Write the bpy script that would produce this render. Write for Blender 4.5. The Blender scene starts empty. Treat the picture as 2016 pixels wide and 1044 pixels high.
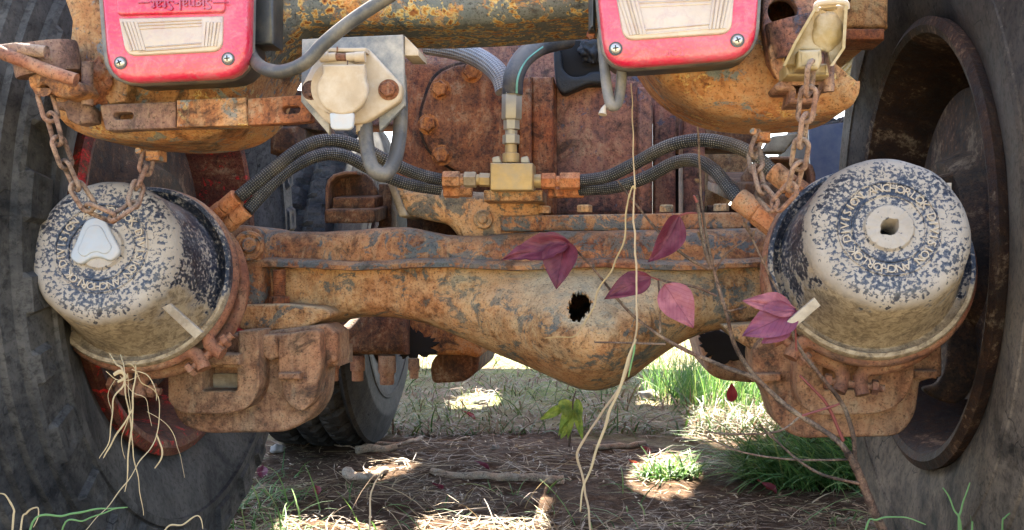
import bpy, math, random
from mathutils import Vector, Matrix, noise
from mathutils.geometry import tessellate_polygon

# ---------------------------------------------------------------- camera, sky, sun, exposure
scene = bpy.context.scene
COL = scene.collection
F, CX, CY, H = 2000.0, 1008.0, 522.0, 0.455      # focal length and centre in photo pixels, eye height in metres
cam = bpy.data.cameras.new('camera')
cam.sensor_width = 36.0
cam.lens = 36.0 * F / 2016.0
cam.clip_start, cam.clip_end = 0.02, 2000
camo = bpy.data.objects.new('camera', cam)
COL.objects.link(camo)
camo.location = (0, 0, H)
camo.rotation_euler = (math.radians(90), 0, 0)
scene.camera = camo

SUN_AZ, SUN_EL = math.radians(3), math.radians(54)
TO_SUN = Vector((math.sin(SUN_AZ) * math.cos(SUN_EL), math.cos(SUN_AZ) * math.cos(SUN_EL), math.sin(SUN_EL)))
world = bpy.data.worlds.new('World')
scene.world = world
world.use_nodes = True
wn = world.node_tree
bg = wn.nodes['Background']
sky = wn.nodes.new('ShaderNodeTexSky')
sky.sky_type = 'NISHITA'
sky.sun_disc = False
sky.sun_elevation = SUN_EL
sky.sun_rotation = SUN_AZ
sky.dust_density = 2.0
wn.links.new(sky.outputs[0], bg.inputs[0])
bg.inputs[1].default_value = 0.07
sun = bpy.data.lights.new('sun', 'SUN')
sun.energy = 5.0
sun.angle = math.radians(0.5)
sun.color = (1.0, 0.93, 0.8)
suno = bpy.data.objects.new('sun', sun)
COL.objects.link(suno)
suno.location = (0, 0, 12)
suno.rotation_euler = TO_SUN.to_track_quat('Z', 'Y').to_euler()
scene.view_settings.view_transform = 'Standard'
scene.view_settings.look = 'None'
scene.view_settings.gamma = 1.0
scene.view_settings.use_curve_mapping = False
scene.view_settings.exposure = 3.6

random.seed(7)
PI = math.pi
PSI = math.radians(5.5)                           # the truck stands a little askew to the line of sight
TO = Vector((0.0275, 1.30, 0.0))                  # its origin: on the ground under the rear axle
TM = Matrix.Translation(TO) @ Matrix.Rotation(-PSI, 4, 'Z')
TI = TM.inverted()

OFF = 0.0                                         # extra shift of d for assemblies that stand farther back
def P(px, py, d):                                 # photo pixel at distance d ahead of the axle -> truck coordinates
    u, v = (px - CX) / F, (CY - py) / F
    d += OFF
    y = (d + TO.x * math.sin(PSI) + TO.y * math.cos(PSI)) / (u * math.sin(PSI) + math.cos(PSI))
    return TI @ Vector((u * y, y, H + v * y))
def W(px, py, y):                                 # photo pixel at depth y -> world
    return Vector(((px - CX) / F * y, y, H + (CY - py) / F * y))
def G(px, py):                                    # photo pixel on the ground
    y = H * F / (py - CY)
    return Vector(((px - CX) / F * y, y, 0))

# ---------------------------------------------------------------- materials
def nd(nt, kind, **kw):
    n = nt.nodes.new('ShaderNode' + kind)
    for k, v in kw.items():
        if k[0] == 'i':
            n.inputs[int(k[1:])].default_value = v
        else:
            setattr(n, k, v)
    return n
def ramp(nt, src, stops, interp='LINEAR'):
    r = nt.nodes.new('ShaderNodeValToRGB')
    r.color_ramp.interpolation = interp
    els = r.color_ramp.elements
    while len(els) < len(stops):
        els.new(0.5)
    for e, (p, c) in zip(els, stops):
        e.position = p
        e.color = (c, c, c, 1) if isinstance(c, (int, float)) else (c[0], c[1], c[2], 1)
    nt.links.new(src, r.inputs[0])
    return r.outputs[0]
def mixc(nt, fac, a, b, mode='MIX'):
    m = nt.nodes.new('ShaderNodeMix')
    m.data_type = 'RGBA'
    m.blend_type = mode
    for sock, v in ((m.inputs[0], fac), (m.inputs[6], a), (m.inputs[7], b)):
        if isinstance(v, bpy.types.NodeSocket):
            nt.links.new(v, sock)
        elif isinstance(v, (int, float)):
            sock.default_value = v
        else:
            sock.default_value = (v[0], v[1], v[2], 1)
    return m.outputs[2]
def mth(nt, op, a, b=0.0, clamp=False):
    m = nd(nt, 'Math', operation=op, use_clamp=clamp)
    for i, v in ((0, a), (1, b)):
        if isinstance(v, bpy.types.NodeSocket):
            nt.links.new(v, m.inputs[i])
        else:
            m.inputs[i].default_value = v
    return m.outputs[0]
def nz(nt, vec, scale, detail=6, rough=0.6, dist=0.0):
    n = nd(nt, 'TexNoise')
    nt.links.new(vec, n.inputs['Vector'])
    n.inputs['Scale'].default_value = scale
    n.inputs['Detail'].default_value = detail
    n.inputs['Roughness'].default_value = rough
    n.inputs['Distortion'].default_value = dist
    return n.outputs[0]
def begin(name):
    m = bpy.data.materials.new(name)
    m.use_nodes = True
    nt = m.node_tree
    b = nt.nodes['Principled BSDF']
    return m, nt, b
def pos(nt):
    return nt.nodes.new('ShaderNodeNewGeometry').outputs['Position']
def bump(nt, b, h, strength, dist=0.002):
    n = nd(nt, 'Bump')
    n.inputs['Strength'].default_value = strength
    n.inputs['Distance'].default_value = dist
    nt.links.new(h, n.inputs['Height'])
    nt.links.new(n.outputs[0], b.inputs['Normal'])
    return n
def updust(nt, lo=0.3, hi=0.95):                  # dust that has settled on level surfaces
    g = nt.nodes.new('ShaderNodeNewGeometry')
    s = nd(nt, 'SeparateXYZ')
    nt.links.new(g.outputs['Normal'], s.inputs[0])
    return ramp(nt, s.outputs[2], [(lo, 0.0), (hi, 1.0)])

DK, MD, OR, TN = (0.055, 0.026, 0.017), (0.17, 0.066, 0.03), (0.4, 0.165, 0.05), (0.47, 0.34, 0.22)
BLU = (0.06, 0.085, 0.105)
def rust(name, cols=(DK, MD, OR), paint=None, pamt=0.5, blotch=0.0, dust=0.25, scale=1.0, rough=0.82, bmp=0.6, dustc=(0.42, 0.32, 0.21), streak=0.5, boost=1.35, grime=0.75):
    dark0 = cols[0]
    cols = tuple((min(0.6, c_[0] * boost), c_[1] * (0.1 + 0.85 * boost), c_[2] * (0.2 + 0.7 * boost)) for c_ in cols[1:])
    cols = (dark0,) + cols
    m, nt, b = begin(name)
    p = pos(nt)
    n1 = nz(nt, p, 13 * scale, 10, 0.7, 0.5)
    n2 = nz(nt, p, 120 * scale, 8, 0.72)
    n3 = nz(nt, p, 420, 4, 0.65)
    mix12 = mth(nt, 'ADD', mth(nt, 'MULTIPLY', n1, 0.6), mth(nt, 'MULTIPLY', n2, 0.4))
    lite = tuple(0.45 * a + 0.55 * t for a, t in zip(cols[2], TN))
    c = ramp(nt, mix12, [(0.39, cols[0]), (0.46, cols[1]), (0.54, cols[2]), (0.62, lite)])
    mp = nd(nt, 'Mapping')
    nt.links.new(p, mp.inputs[0])
    mp.inputs['Scale'].default_value = (1.0, 1.0, 0.22)
    st = nz(nt, mp.outputs[0], 55 * scale, 8, 0.7, 0.8)   # runs of loose rust washed down by rain
    c = mixc(nt, mth(nt, 'MULTIPLY', ramp(nt, st, [(0.53, 0.0), (0.64, 1.0)]), streak), c, lite)
    c = mixc(nt, mth(nt, 'MULTIPLY', ramp(nt, st, [(0.34, 1.0), (0.44, 0.0)]), streak), c, cols[0])
    if paint:
        n4 = nz(nt, p, 26 * scale, 12, 0.74, 0.9)
        t0 = 0.3 + 0.32 * pamt
        inv = ramp(nt, mth(nt, 'ADD', mth(nt, 'MULTIPLY', n4, 0.8), mth(nt, 'MULTIPLY', n2, 0.2)), [(t0, 1.0), (t0 + 0.035, 0.0)])
        pc = mixc(nt, n2, paint, tuple(min(1, v * 2.2 + 0.02) for v in paint))
        c = mixc(nt, mth(nt, 'MULTIPLY', inv, 0.92), c, pc)
    if blotch > 0:
        mp = nd(nt, 'VectorMath', operation='ADD')
        nn = nd(nt, 'TexNoise')
        nt.links.new(p, nn.inputs['Vector'])
        nn.inputs['Scale'].default_value = 90
        nn.inputs['Detail'].default_value = 4
        sc = nd(nt, 'VectorMath', operation='SCALE')
        nt.links.new(nn.outputs[1], sc.inputs[0])
        sc.inputs['Scale'].default_value = 0.02
        nt.links.new(p, mp.inputs[0])
        nt.links.new(sc.outputs[0], mp.inputs[1])
        ms = ramp(nt, nz(nt, p, 24, 6, 0.65), [(0.62 - 0.3 * blotch, 0.0), (0.68 - 0.3 * blotch, 1.0)])
        for vs_ in (70, 135):
            vo = nd(nt, 'TexVoronoi')
            nt.links.new(mp.outputs[0], vo.inputs['Vector'])
            vo.inputs['Scale'].default_value = vs_
            dd = mth(nt, 'ADD', vo.outputs[0], mth(nt, 'MULTIPLY', n2, 0.3))
            rc = ramp(nt, dd, [(0.22, (0.14, 0.05, 0.022)), (0.34, (0.34, 0.12, 0.035)), (0.44, (0.55, 0.3, 0.08)), (0.52, (0.6, 0.48, 0.24))])
            al = ramp(nt, dd, [(0.5, 1.0), (0.57, 0.0)])
            c = mixc(nt, mth(nt, 'MULTIPLY', al, ms), c, rc)
    if dust > 0:
        up = mth(nt, 'ADD', updust(nt), ramp(nt, nz(nt, p, 30, 8, 0.7), [(0.47, 0.0), (0.7, 0.7)]), True)
        c = mixc(nt, mth(nt, 'MULTIPLY', up, dust), c, dustc)
    gm = ramp(nt, nz(nt, p, 16 * scale, 12, 0.72, 1.2), [(0.36, 1.0), (0.46, 0.0)])
    c = mixc(nt, mth(nt, 'MULTIPLY', gm, grime), c, (0.022, 0.015, 0.012))
    hue = ramp(nt, nz(nt, p, 7 * scale, 5, 0.6), [(0.36, (1.0, 0.78, 0.68)), (0.5, (1.0, 0.98, 0.95)), (0.62, (0.8, 0.92, 1.0))])
    c = mixc(nt, 0.75, c, hue, 'MULTIPLY')
    c = mixc(nt, 0.8, c, ramp(nt, n3, [(0.33, 0.2), (0.47, 1.0)]), 'MULTIPLY')
    nt.links.new(c, b.inputs['Base Color'])
    rr = ramp(nt, n2, [(0.3, rough - 0.2), (0.7, min(1, rough + 0.1))])
    nt.links.new(rr, b.inputs['Roughness'])
    b.inputs['Specular IOR Level'].default_value = 0.35
    hgt = mth(nt, 'ADD', mth(nt, 'MULTIPLY', n2, 1.0), mth(nt, 'MULTIPLY', n3, 0.5))
    bump(nt, b, hgt, bmp, 0.004)
    return m
def plain(name, col, rough=0.6, var=0.25, scale=60, metal=0.0, bmp=0.15, dust=0.0, dustc=(0.42, 0.34, 0.25), coat=0.0):
    m, nt, b = begin(name)
    p = pos(nt)
    n = nz(nt, p, scale, 6, 0.65)
    c = mixc(nt, n, tuple(v * (1 - var) for v in col), tuple(min(1, v * (1 + var)) for v in col))
    if dust > 0:
        f = mth(nt, 'ADD', mth(nt, 'MULTIPLY', updust(nt, 0.1), 0.6), ramp(nt, nz(nt, p, scale * 0.6, 8, 0.7), [(0.42, 0.0), (0.62, 1.0)]), True)
        c = mixc(nt, mth(nt, 'MULTIPLY', f, dust), c, dustc)
    nt.links.new(c, b.inputs['Base Color'])
    b.inputs['Roughness'].default_value = rough
    b.inputs['Metallic'].default_value = metal
    b.inputs['Coat Weight'].default_value = coat
    bump(nt, b, nz(nt, p, scale * 4, 4, 0.6), bmp, 0.001)
    return m

def speckle_mat(name):                            # dark enamel under flaking pale dried mud
    m, nt, b = begin(name)
    tc = nt.nodes.new('ShaderNodeTexCoord').outputs['Object']
    fine = nz(nt, tc, 270, 9, 0.58, 0.2)
    big = nz(nt, tc, 26, 4, 0.55)
    s = nd(nt, 'SeparateXYZ')
    nt.links.new(tc, s.inputs[0])                 # object z runs along the chamber axis, y points up across it
    ylow = mth(nt, 'ADD', mth(nt, 'MULTIPLY', s.outputs[1], -9.0), mth(nt, 'MULTIPLY', mth(nt, 'SUBTRACT', big, 0.5), 1.6))
    side = ramp(nt, s.outputs[2], [(0.084, 1.0), (0.093, 0.0)])
    mud = mth(nt, 'MULTIPLY', ramp(nt, ylow, [(0.3, 0.0), (0.5, 1.0)]), side)
    thr = mth(nt, 'ADD', mth(nt, 'ADD', fine, mth(nt, 'MULTIPLY', mth(nt, 'SUBTRACT', big, 0.52), 0.42)), mth(nt, 'MULTIPLY', mud, 0.3))
    rim = ramp(nt, s.outputs[2], [(0.082, 0.0), (0.09, 0.22), (0.096, 0.16), (0.0995, 0.0)])
    thr = mth(nt, 'ADD', thr, mth(nt, 'MULTIPLY', rim, 0.8))
    rad = nd(nt, 'VectorMath', operation='LENGTH')
    fl = nd(nt, 'VectorMath', operation='MULTIPLY')
    nt.links.new(tc, fl.inputs[0])
    fl.inputs[1].default_value = (1, 1, 0)
    nt.links.new(fl.outputs[0], rad.inputs[0])
    hub = ramp(nt, rad.outputs['Value'], [(0.021, 0.2), (0.0245, 0.0)])
    thr = mth(nt, 'ADD', thr, hub)
    thr = mth(nt, 'SUBTRACT', thr, mth(nt, 'MULTIPLY', mth(nt, 'MULTIPLY', side, mth(nt, 'SUBTRACT', 1.0, mud)), 0.07))
    bandd = ramp(nt, rad.outputs['Value'], [(0.032, 0.0), (0.0345, 0.09), (0.0445, 0.09), (0.047, 0.0)])
    thr = mth(nt, 'SUBTRACT', thr, mth(nt, 'MULTIPLY', bandd, ramp(nt, s.outputs[2], [(0.0985, 0.0), (0.0995, 1.0)])))
    thr = mth(nt, 'ADD', thr, mth(nt, 'MULTIPLY', mth(nt, 'SUBTRACT', nz(nt, tc, 70, 6, 0.6), 0.5), 0.3))
    f = ramp(nt, thr, [(0.5, 0.0), (0.525, 1.0)])
    film = ramp(nt, thr, [(0.36, 0.0), (0.5, 0.55)])
    pale = mixc(nt, nz(nt, tc, 45, 8, 0.7), (0.24, 0.195, 0.155), (0.46, 0.405, 0.355))
    pale = mixc(nt, mth(nt, 'MULTIPLY', mud, 0.85), pale, ramp(nt, nz(nt, tc, 110, 9, 0.78, 0.6), [(0.36, (0.07, 0.045, 0.025)), (0.47, (0.24, 0.17, 0.095)), (0.6, (0.44, 0.34, 0.22))]))
    dark = mixc(nt, big, (0.007, 0.008, 0.012), (0.018, 0.028, 0.055))
    dark = mixc(nt, film, dark, (0.15, 0.14, 0.15))
    c = mixc(nt, f, dark, pale)
    nt.links.new(c, b.inputs['Base Color'])
    nt.links.new(ramp(nt, f, [(0.0, 0.42), (1.0, 0.9)]), b.inputs['Roughness'])
    bump(nt, b, mth(nt, 'ADD', f, mth(nt, 'MULTIPLY', fine, 0.6)), 0.5, 0.0012)
    return m

def rubber_mat(name, base=(0.03, 0.031, 0.034), dust=(0.17, 0.145, 0.12), amt=0.6, splash=0.0):
    m, nt, b = begin(name)
    p = pos(nt)
    big = nz(nt, p, 7, 9, 0.7, 0.9)
    mid = nz(nt, p, 40, 8, 0.7)
    f = ramp(nt, mth(nt, 'ADD', mth(nt, 'MULTIPLY', big, 0.7), mth(nt, 'MULTIPLY', mid, 0.3)), [(0.4, 0.0), (0.6, 1.0)])
    if splash:                                    # dried mud reaches up from the ground
        sz_ = nd(nt, 'SeparateXYZ')
        nt.links.new(p, sz_.inputs[0])
        lowm = ramp(nt, mth(nt, 'ADD', sz_.outputs[2], mth(nt, 'MULTIPLY', mth(nt, 'SUBTRACT', big, 0.5), 0.5)), [(0.3, 1.0), (0.62, 1.0 - splash)])
        f = mth(nt, 'MULTIPLY', f, lowm)
    c = mixc(nt, mth(nt, 'MULTIPLY', f, amt), base, dust)
    mp = nd(nt, 'Mapping')
    nt.links.new(p, mp.inputs[0])
    mp.inputs['Scale'].default_value = (5, 5, 5)
    vo = nd(nt, 'TexVoronoi', feature='DISTANCE_TO_EDGE')
    ad = nd(nt, 'VectorMath', operation='ADD')
    nn = nd(nt, 'TexNoise')
    nt.links.new(p, nn.inputs['Vector'])
    nn.inputs['Scale'].default_value = 20
    nt.links.new(mp.outputs[0], ad.inputs[0])
    nt.links.new(nn.outputs[1], ad.inputs[1])
    nt.links.new(ad.outputs[0], vo.inputs['Vector'])
    vo.inputs['Scale'].default_value = 1.6
    cr = ramp(nt, vo.outputs[0], [(0.004, 0.0), (0.016, 1.0)])
    ms = mth(nt, 'SUBTRACT', 1.0, ramp(nt, nz(nt, p, 9, 3, 0.5), [(0.56, 0.0), (0.62, 1.0)]))
    cr = mth(nt, 'MAXIMUM', cr, ms)
    c = mixc(nt, 1.0, c, ramp(nt, nz(nt, p, 150, 9, 0.75, 0.4), [(0.36, 0.4), (0.52, 1.0)]), 'MULTIPLY')
    c = mixc(nt, ramp(nt, nz(nt, p, 60, 10, 0.8, 1.5), [(0.58, 0.0), (0.68, 0.4)]), c, tuple(v_ * 1.2 for v_ in dust))
    c = mixc(nt, 1.0, c, ramp(nt, cr, [(0, 0.25), (1, 1.0)]), 'MULTIPLY')
    nt.links.new(c, b.inputs['Base Color'])
    nt.links.new(ramp(nt, mid, [(0.3, 0.62), (0.7, 0.95)]), b.inputs['Roughness'])
    b.inputs['Specular IOR Level'].default_value = 0.2
    bump(nt, b, mth(nt, 'ADD', mth(nt, 'MULTIPLY', mid, 0.5), cr), 0.4, 0.0015)
    return m

def braid_mat(name, dark, light, lo=0.42):
    m, nt, b = begin(name)
    uv = nt.nodes.new('ShaderNodeUVMap').outputs[0]
    s = nd(nt, 'SeparateXYZ')
    nt.links.new(uv, s.inputs[0])
    a = mth(nt, 'MULTIPLY', s.outputs[0], 2 * PI * 185)
    v = mth(nt, 'MULTIPLY', s.outputs[1], 2 * PI * 9)
    w1 = mth(nt, 'SINE', mth(nt, 'ADD', a, v))
    w2 = mth(nt, 'SINE', mth(nt, 'SUBTRACT', a, v))
    h = mth(nt, 'ADD', mth(nt, 'MULTIPLY', mth(nt, 'MULTIPLY', w1, w2), 0.5), 0.5)
    p = pos(nt)
    n = nz(nt, p, 55, 6, 0.7)
    f = ramp(nt, mth(nt, 'ADD', mth(nt, 'MULTIPLY', h, 0.55), mth(nt, 'MULTIPLY', n, 0.5)), [(lo, 0.0), (lo + 0.22, 1.0)])
    c = mixc(nt, f, dark, light)
    c = mixc(nt, ramp(nt, nz(nt, p, 14, 5, 0.6), [(0.5, 0.0), (0.75, 0.5)]), c, (0.22, 0.17, 0.1))
    nt.links.new(c, b.inputs['Base Color'])
    b.inputs['Roughness'].default_value = 0.45
    bump(nt, b, mth(nt, 'ADD', h, n), 0.8, 0.0015)
    return m

def leaf_mat(name, c1, c2, vein):
    m, nt, b = begin(name)
    uv = nt.nodes.new('ShaderNodeUVMap').outputs[0]
    s = nd(nt, 'SeparateXYZ')
    nt.links.new(uv, s.inputs[0])
    av = mth(nt, 'ABSOLUTE', s.outputs[1])
    mid = ramp(nt, av, [(0.012, 1.0), (0.03, 0.0)])
    ph = mth(nt, 'FRACT', mth(nt, 'MULTIPLY', mth(nt, 'SUBTRACT', s.outputs[0], mth(nt, 'MULTIPLY', av, 0.55)), 8.0))
    sd = ramp(nt, mth(nt, 'ABSOLUTE', mth(nt, 'SUBTRACT', ph, 0.5)), [(0.05, 1.0), (0.12, 0.0)])
    v = mth(nt, 'MAXIMUM', mth(nt, 'MULTIPLY', mid, 0.8), mth(nt, 'MULTIPLY', sd, 0.35))
    n = nz(nt, pos(nt), 45, 6, 0.65)
    c = mixc(nt, ramp(nt, n, [(0.35, 0.0), (0.65, 1.0)]), c1, c2)
    c = mixc(nt, mth(nt, 'MULTIPLY', v, 0.75), c, vein)
    sp = ramp(nt, nz(nt, pos(nt), 260, 6, 0.7), [(0.62, 0.0), (0.7, 0.8)])
    c = mixc(nt, sp, c, tuple(x_ * 0.4 + 0.02 for x_ in c1))
    c = mixc(nt, ramp(nt, nz(nt, pos(nt), 70, 4, 0.6), [(0.5, 0.0), (0.75, 0.5)]), c, tuple(min(1, x_ * 1.5 + 0.03) for x_ in c2))
    nt.links.new(c, b.inputs['Base Color'])
    b.inputs['Roughness'].default_value = 0.55
    bump(nt, b, mth(nt, 'MULTIPLY', v, -1.0), 0.5, 0.001)
    tr = nd(nt, 'BsdfTranslucent')
    nt.links.new(c, tr.inputs[0])
    mx = nd(nt, 'MixShader')
    mx.inputs[0].default_value = 0.3
    out = nt.nodes['Material Output']
    nt.links.new(b.outputs[0], mx.inputs[1])
    nt.links.new(tr.outputs[0], mx.inputs[2])
    nt.links.new(mx.outputs[0], out.inputs[0])
    return m
def blade_mat(name, stops, trans=0.3):
    m, nt, b = begin(name)
    r = nt.nodes.new('ShaderNodeNewGeometry').outputs['Random Per Island']
    c = ramp(nt, r, stops)
    nt.links.new(c, b.inputs['Base Color'])
    b.inputs['Roughness'].default_value = 0.6
    tr = nd(nt, 'BsdfTranslucent')
    nt.links.new(c, tr.inputs[0])
    mx = nd(nt, 'MixShader')
    mx.inputs[0].default_value = trans
    out = nt.nodes['Material Output']
    nt.links.new(b.outputs[0], mx.inputs[1])
    nt.links.new(tr.outputs[0], mx.inputs[2])
    nt.links.new(mx.outputs[0], out.inputs[0])
    return m
def lens_mat(name, col, scale=900, rough=0.28):
    m, nt, b = begin(name)
    p = pos(nt)
    n = nz(nt, p, 18, 5, 0.6)
    c = mixc(nt, ramp(nt, n, [(0.42, 0.0), (0.66, 0.8)]), col, tuple(min(1, v * 1.0 + 0.07) for v in col))
    c = mixc(nt, ramp(nt, nz(nt, p, 90, 8, 0.75, 0.5), [(0.48, 0.0), (0.72, 0.55)]), c, (0.34, 0.2, 0.2))
    nt.links.new(c, b.inputs['Base Color'])
    b.inputs['Roughness'].default_value = rough
    b.inputs['Coat Weight'].default_value = 0.4
    b.inputs['Coat Roughness'].default_value = 0.15
    vo = nd(nt, 'TexVoronoi')
    nt.links.new(p, vo.inputs['Vector'])
    vo.inputs['Scale'].default_value = scale * 0.4
    bump(nt, b, vo.outputs[0], 0.35, 0.001)
    return m

MAT = {}
MAT['rust'] = rust('rust')
MAT['rust_dark'] = rust('rust_dark', ((0.03, 0.017, 0.013), (0.085, 0.038, 0.024), (0.19, 0.08, 0.038)), dust=0.12, boost=0.95)
MAT['rust_red'] = rust('rust_red', ((0.07, 0.025, 0.018), (0.2, 0.068, 0.034), (0.36, 0.13, 0.055)), dust=0.1, scale=1.6, boost=1.0)
MAT['rust_plum'] = rust('rust_plum', ((0.05, 0.03, 0.032), (0.13, 0.065, 0.058), (0.26, 0.12, 0.085)), paint=(0.05, 0.055, 0.085), pamt=0.3, dust=0.15)
MAT['rust_axle'] = rust('rust_axle', ((0.11, 0.052, 0.026), (0.27, 0.14, 0.065), (0.41, 0.25, 0.13)), paint=(0.065, 0.07, 0.068), pamt=0.45, dust=0.85, scale=1.0, dustc=(0.56, 0.43, 0.27), grime=0.35, boost=1.35, streak=0.8)
MAT['rust_axle_top'] = rust('rust_axle_top', ((0.06, 0.028, 0.02), (0.19, 0.075, 0.04), (0.34, 0.165, 0.08)), paint=(0.055, 0.068, 0.08), pamt=0.5, dust=0.3, scale=1.1, boost=1.25, streak=0.7, grime=0.6)
MAT['rust_beam'] = rust('rust_beam', ((0.1, 0.045, 0.022), (0.26, 0.11, 0.04), (0.44, 0.22, 0.08)), paint=(0.07, 0.09, 0.1), pamt=0.78, blotch=0.7, dust=0.1)
MAT['rust_horn'] = rust('rust_horn', ((0.12, 0.048, 0.024), (0.3, 0.12, 0.048), (0.44, 0.22, 0.095)), paint=(0.1, 0.12, 0.13), pamt=0.42, blotch=0.25, dust=0.5, boost=1.15, streak=0.65)
MAT['rust_caliper'] = rust('rust_caliper', ((0.07, 0.035, 0.024), (0.18, 0.09, 0.055), (0.32, 0.18, 0.11)), dust=0.35, scale=0.9, boost=1.35, grime=0.75)
MAT['rust_clamp'] = rust('rust_clamp', ((0.12, 0.05, 0.035), (0.2, 0.085, 0.055), (0.3, 0.14, 0.085)), dust=0.25, scale=0.8, bmp=0.3, boost=1.0)
MAT['rust_brass'] = rust('rust_brass', ((0.17, 0.06, 0.03), (0.32, 0.125, 0.055), (0.43, 0.2, 0.1)), dust=0.2, scale=1.5, bmp=0.35)
MAT['rust_chain'] = rust('rust_chain', ((0.13, 0.07, 0.055), (0.24, 0.135, 0.1), (0.34, 0.22, 0.17)), dust=0.35, scale=2, boost=1.0)
MAT['rust_latch'] = rust('rust_latch', ((0.09, 0.05, 0.045), (0.19, 0.1, 0.08), (0.3, 0.17, 0.125)), dust=0.3, scale=1, boost=1.0)
MAT['rim_red'] = rust('rim_red', ((0.06, 0.022, 0.016), (0.2, 0.04, 0.025), (0.3, 0.1, 0.05)), paint=(0.42, 0.006, 0.006), pamt=0.36, dust=0.1, streak=0.15, boost=0.6)
MAT['rim_brown'] = rust('rim_brown', ((0.01, 0.006, 0.005), (0.032, 0.014, 0.008), (0.075, 0.032, 0.014)), dust=0.0, streak=0.1, boost=0.7)
MAT['iron_dark'] = rust('iron_dark', ((0.012, 0.009, 0.008), (0.03, 0.02, 0.015), (0.075, 0.04, 0.022)), dust=0.12, streak=0.1, boost=1.0)
MAT['void'] = plain('void', (0.012, 0.009, 0.008), 0.9)  # near-black for the painted dark of hollows, also for oil stains
MAT['speckle'] = speckle_mat('flaking_enamel')
MAT['mud_cast'] = plain('mud_cast', (0.2, 0.15, 0.1), 0.85, 0.5, 40, dust=0.7, dustc=(0.5, 0.41, 0.3), bmp=0.4)
MAT['rubber'] = rubber_mat('tyre_rubber', (0.018, 0.019, 0.022), (0.12, 0.112, 0.105), 0.85)
MAT['rubber_dusty'] = rubber_mat('tyre_rubber_dusty', (0.026, 0.022, 0.02), (0.26, 0.2, 0.15), 0.9, 0.7)
MAT['rubber_tan'] = rubber_mat('tyre_rubber_tan', (0.13, 0.11, 0.09), (0.36, 0.3, 0.24), 0.8)
MAT['lens'] = lens_mat('red_lens', (0.5, 0.007, 0.045))
MAT['lens_clear'] = lens_mat('clear_lens', (0.4, 0.31, 0.24), 500, 0.3)
MAT['black'] = plain('black_plastic', (0.02, 0.021, 0.024), 0.45, 0.3, dust=0.25, dustc=(0.2, 0.17, 0.13))
MAT['gasket'] = plain('gasket', (0.1, 0.1, 0.105), 0.6, 0.3, dust=0.4)
MAT['steel'] = plain('zinc', (0.55, 0.54, 0.5), 0.42, 0.15, metal=0.7, dust=0.2)
MAT['cable'] = plain('cable_rubber', (0.045, 0.045, 0.048), 0.5, 0.3, dust=0.45, dustc=(0.26, 0.21, 0.15))
MAT['beige'] = plain('dusty_beige', (0.38, 0.29, 0.2), 0.8, 0.3, 45, dust=0.5, dustc=(0.56, 0.49, 0.42))
MAT['slate'] = plain('slate_paint', (0.13, 0.135, 0.145), 0.6, 0.25, 50, dust=0.65, dustc=(0.48, 0.42, 0.35))
MAT['brass'] = plain('pale_brass', (0.46, 0.31, 0.13), 0.5, 0.35, 90, metal=0.25, dust=0.75, dustc=(0.36, 0.28, 0.18))
MAT['zincfit'] = plain('grey_fitting', (0.4, 0.36, 0.29), 0.5, 0.2, 80, metal=0.35, dust=0.4)
MAT['plug'] = plain('white_plug', (0.36, 0.39, 0.43), 0.6, 0.12, 50, dust=0.65, dustc=(0.44, 0.37, 0.32))
MAT['yellowpaint'] = plain('old_ochre_paint', (0.27, 0.185, 0.07), 0.55, 0.45, 60, dust=0.45, dustc=(0.5, 0.42, 0.32))
MAT['braid'] = braid_mat('braided_hose', (0.01, 0.012, 0.018), (0.3, 0.29, 0.28), 0.6)
MAT['braid_grey'] = braid_mat('grey_hose', (0.17, 0.16, 0.17), (0.36, 0.34, 0.33), 0.35)
MAT['green'] = plain('green_stripe', (0.18, 0.42, 0.3), 0.6)
MAT['tan_tank'] = rust('tan_tank', ((0.2, 0.09, 0.04), (0.38, 0.19, 0.08), (0.5, 0.29, 0.14)), dust=0.3)
MAT['blue'] = plain('blue_sheet', (0.012, 0.02, 0.055), 0.55, 0.35, 14, dust=0.1)
MAT['tar'] = plain('cracked_black_rubber', (0.014, 0.013, 0.014), 0.6, 0.4, 90, bmp=0.9)

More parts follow.
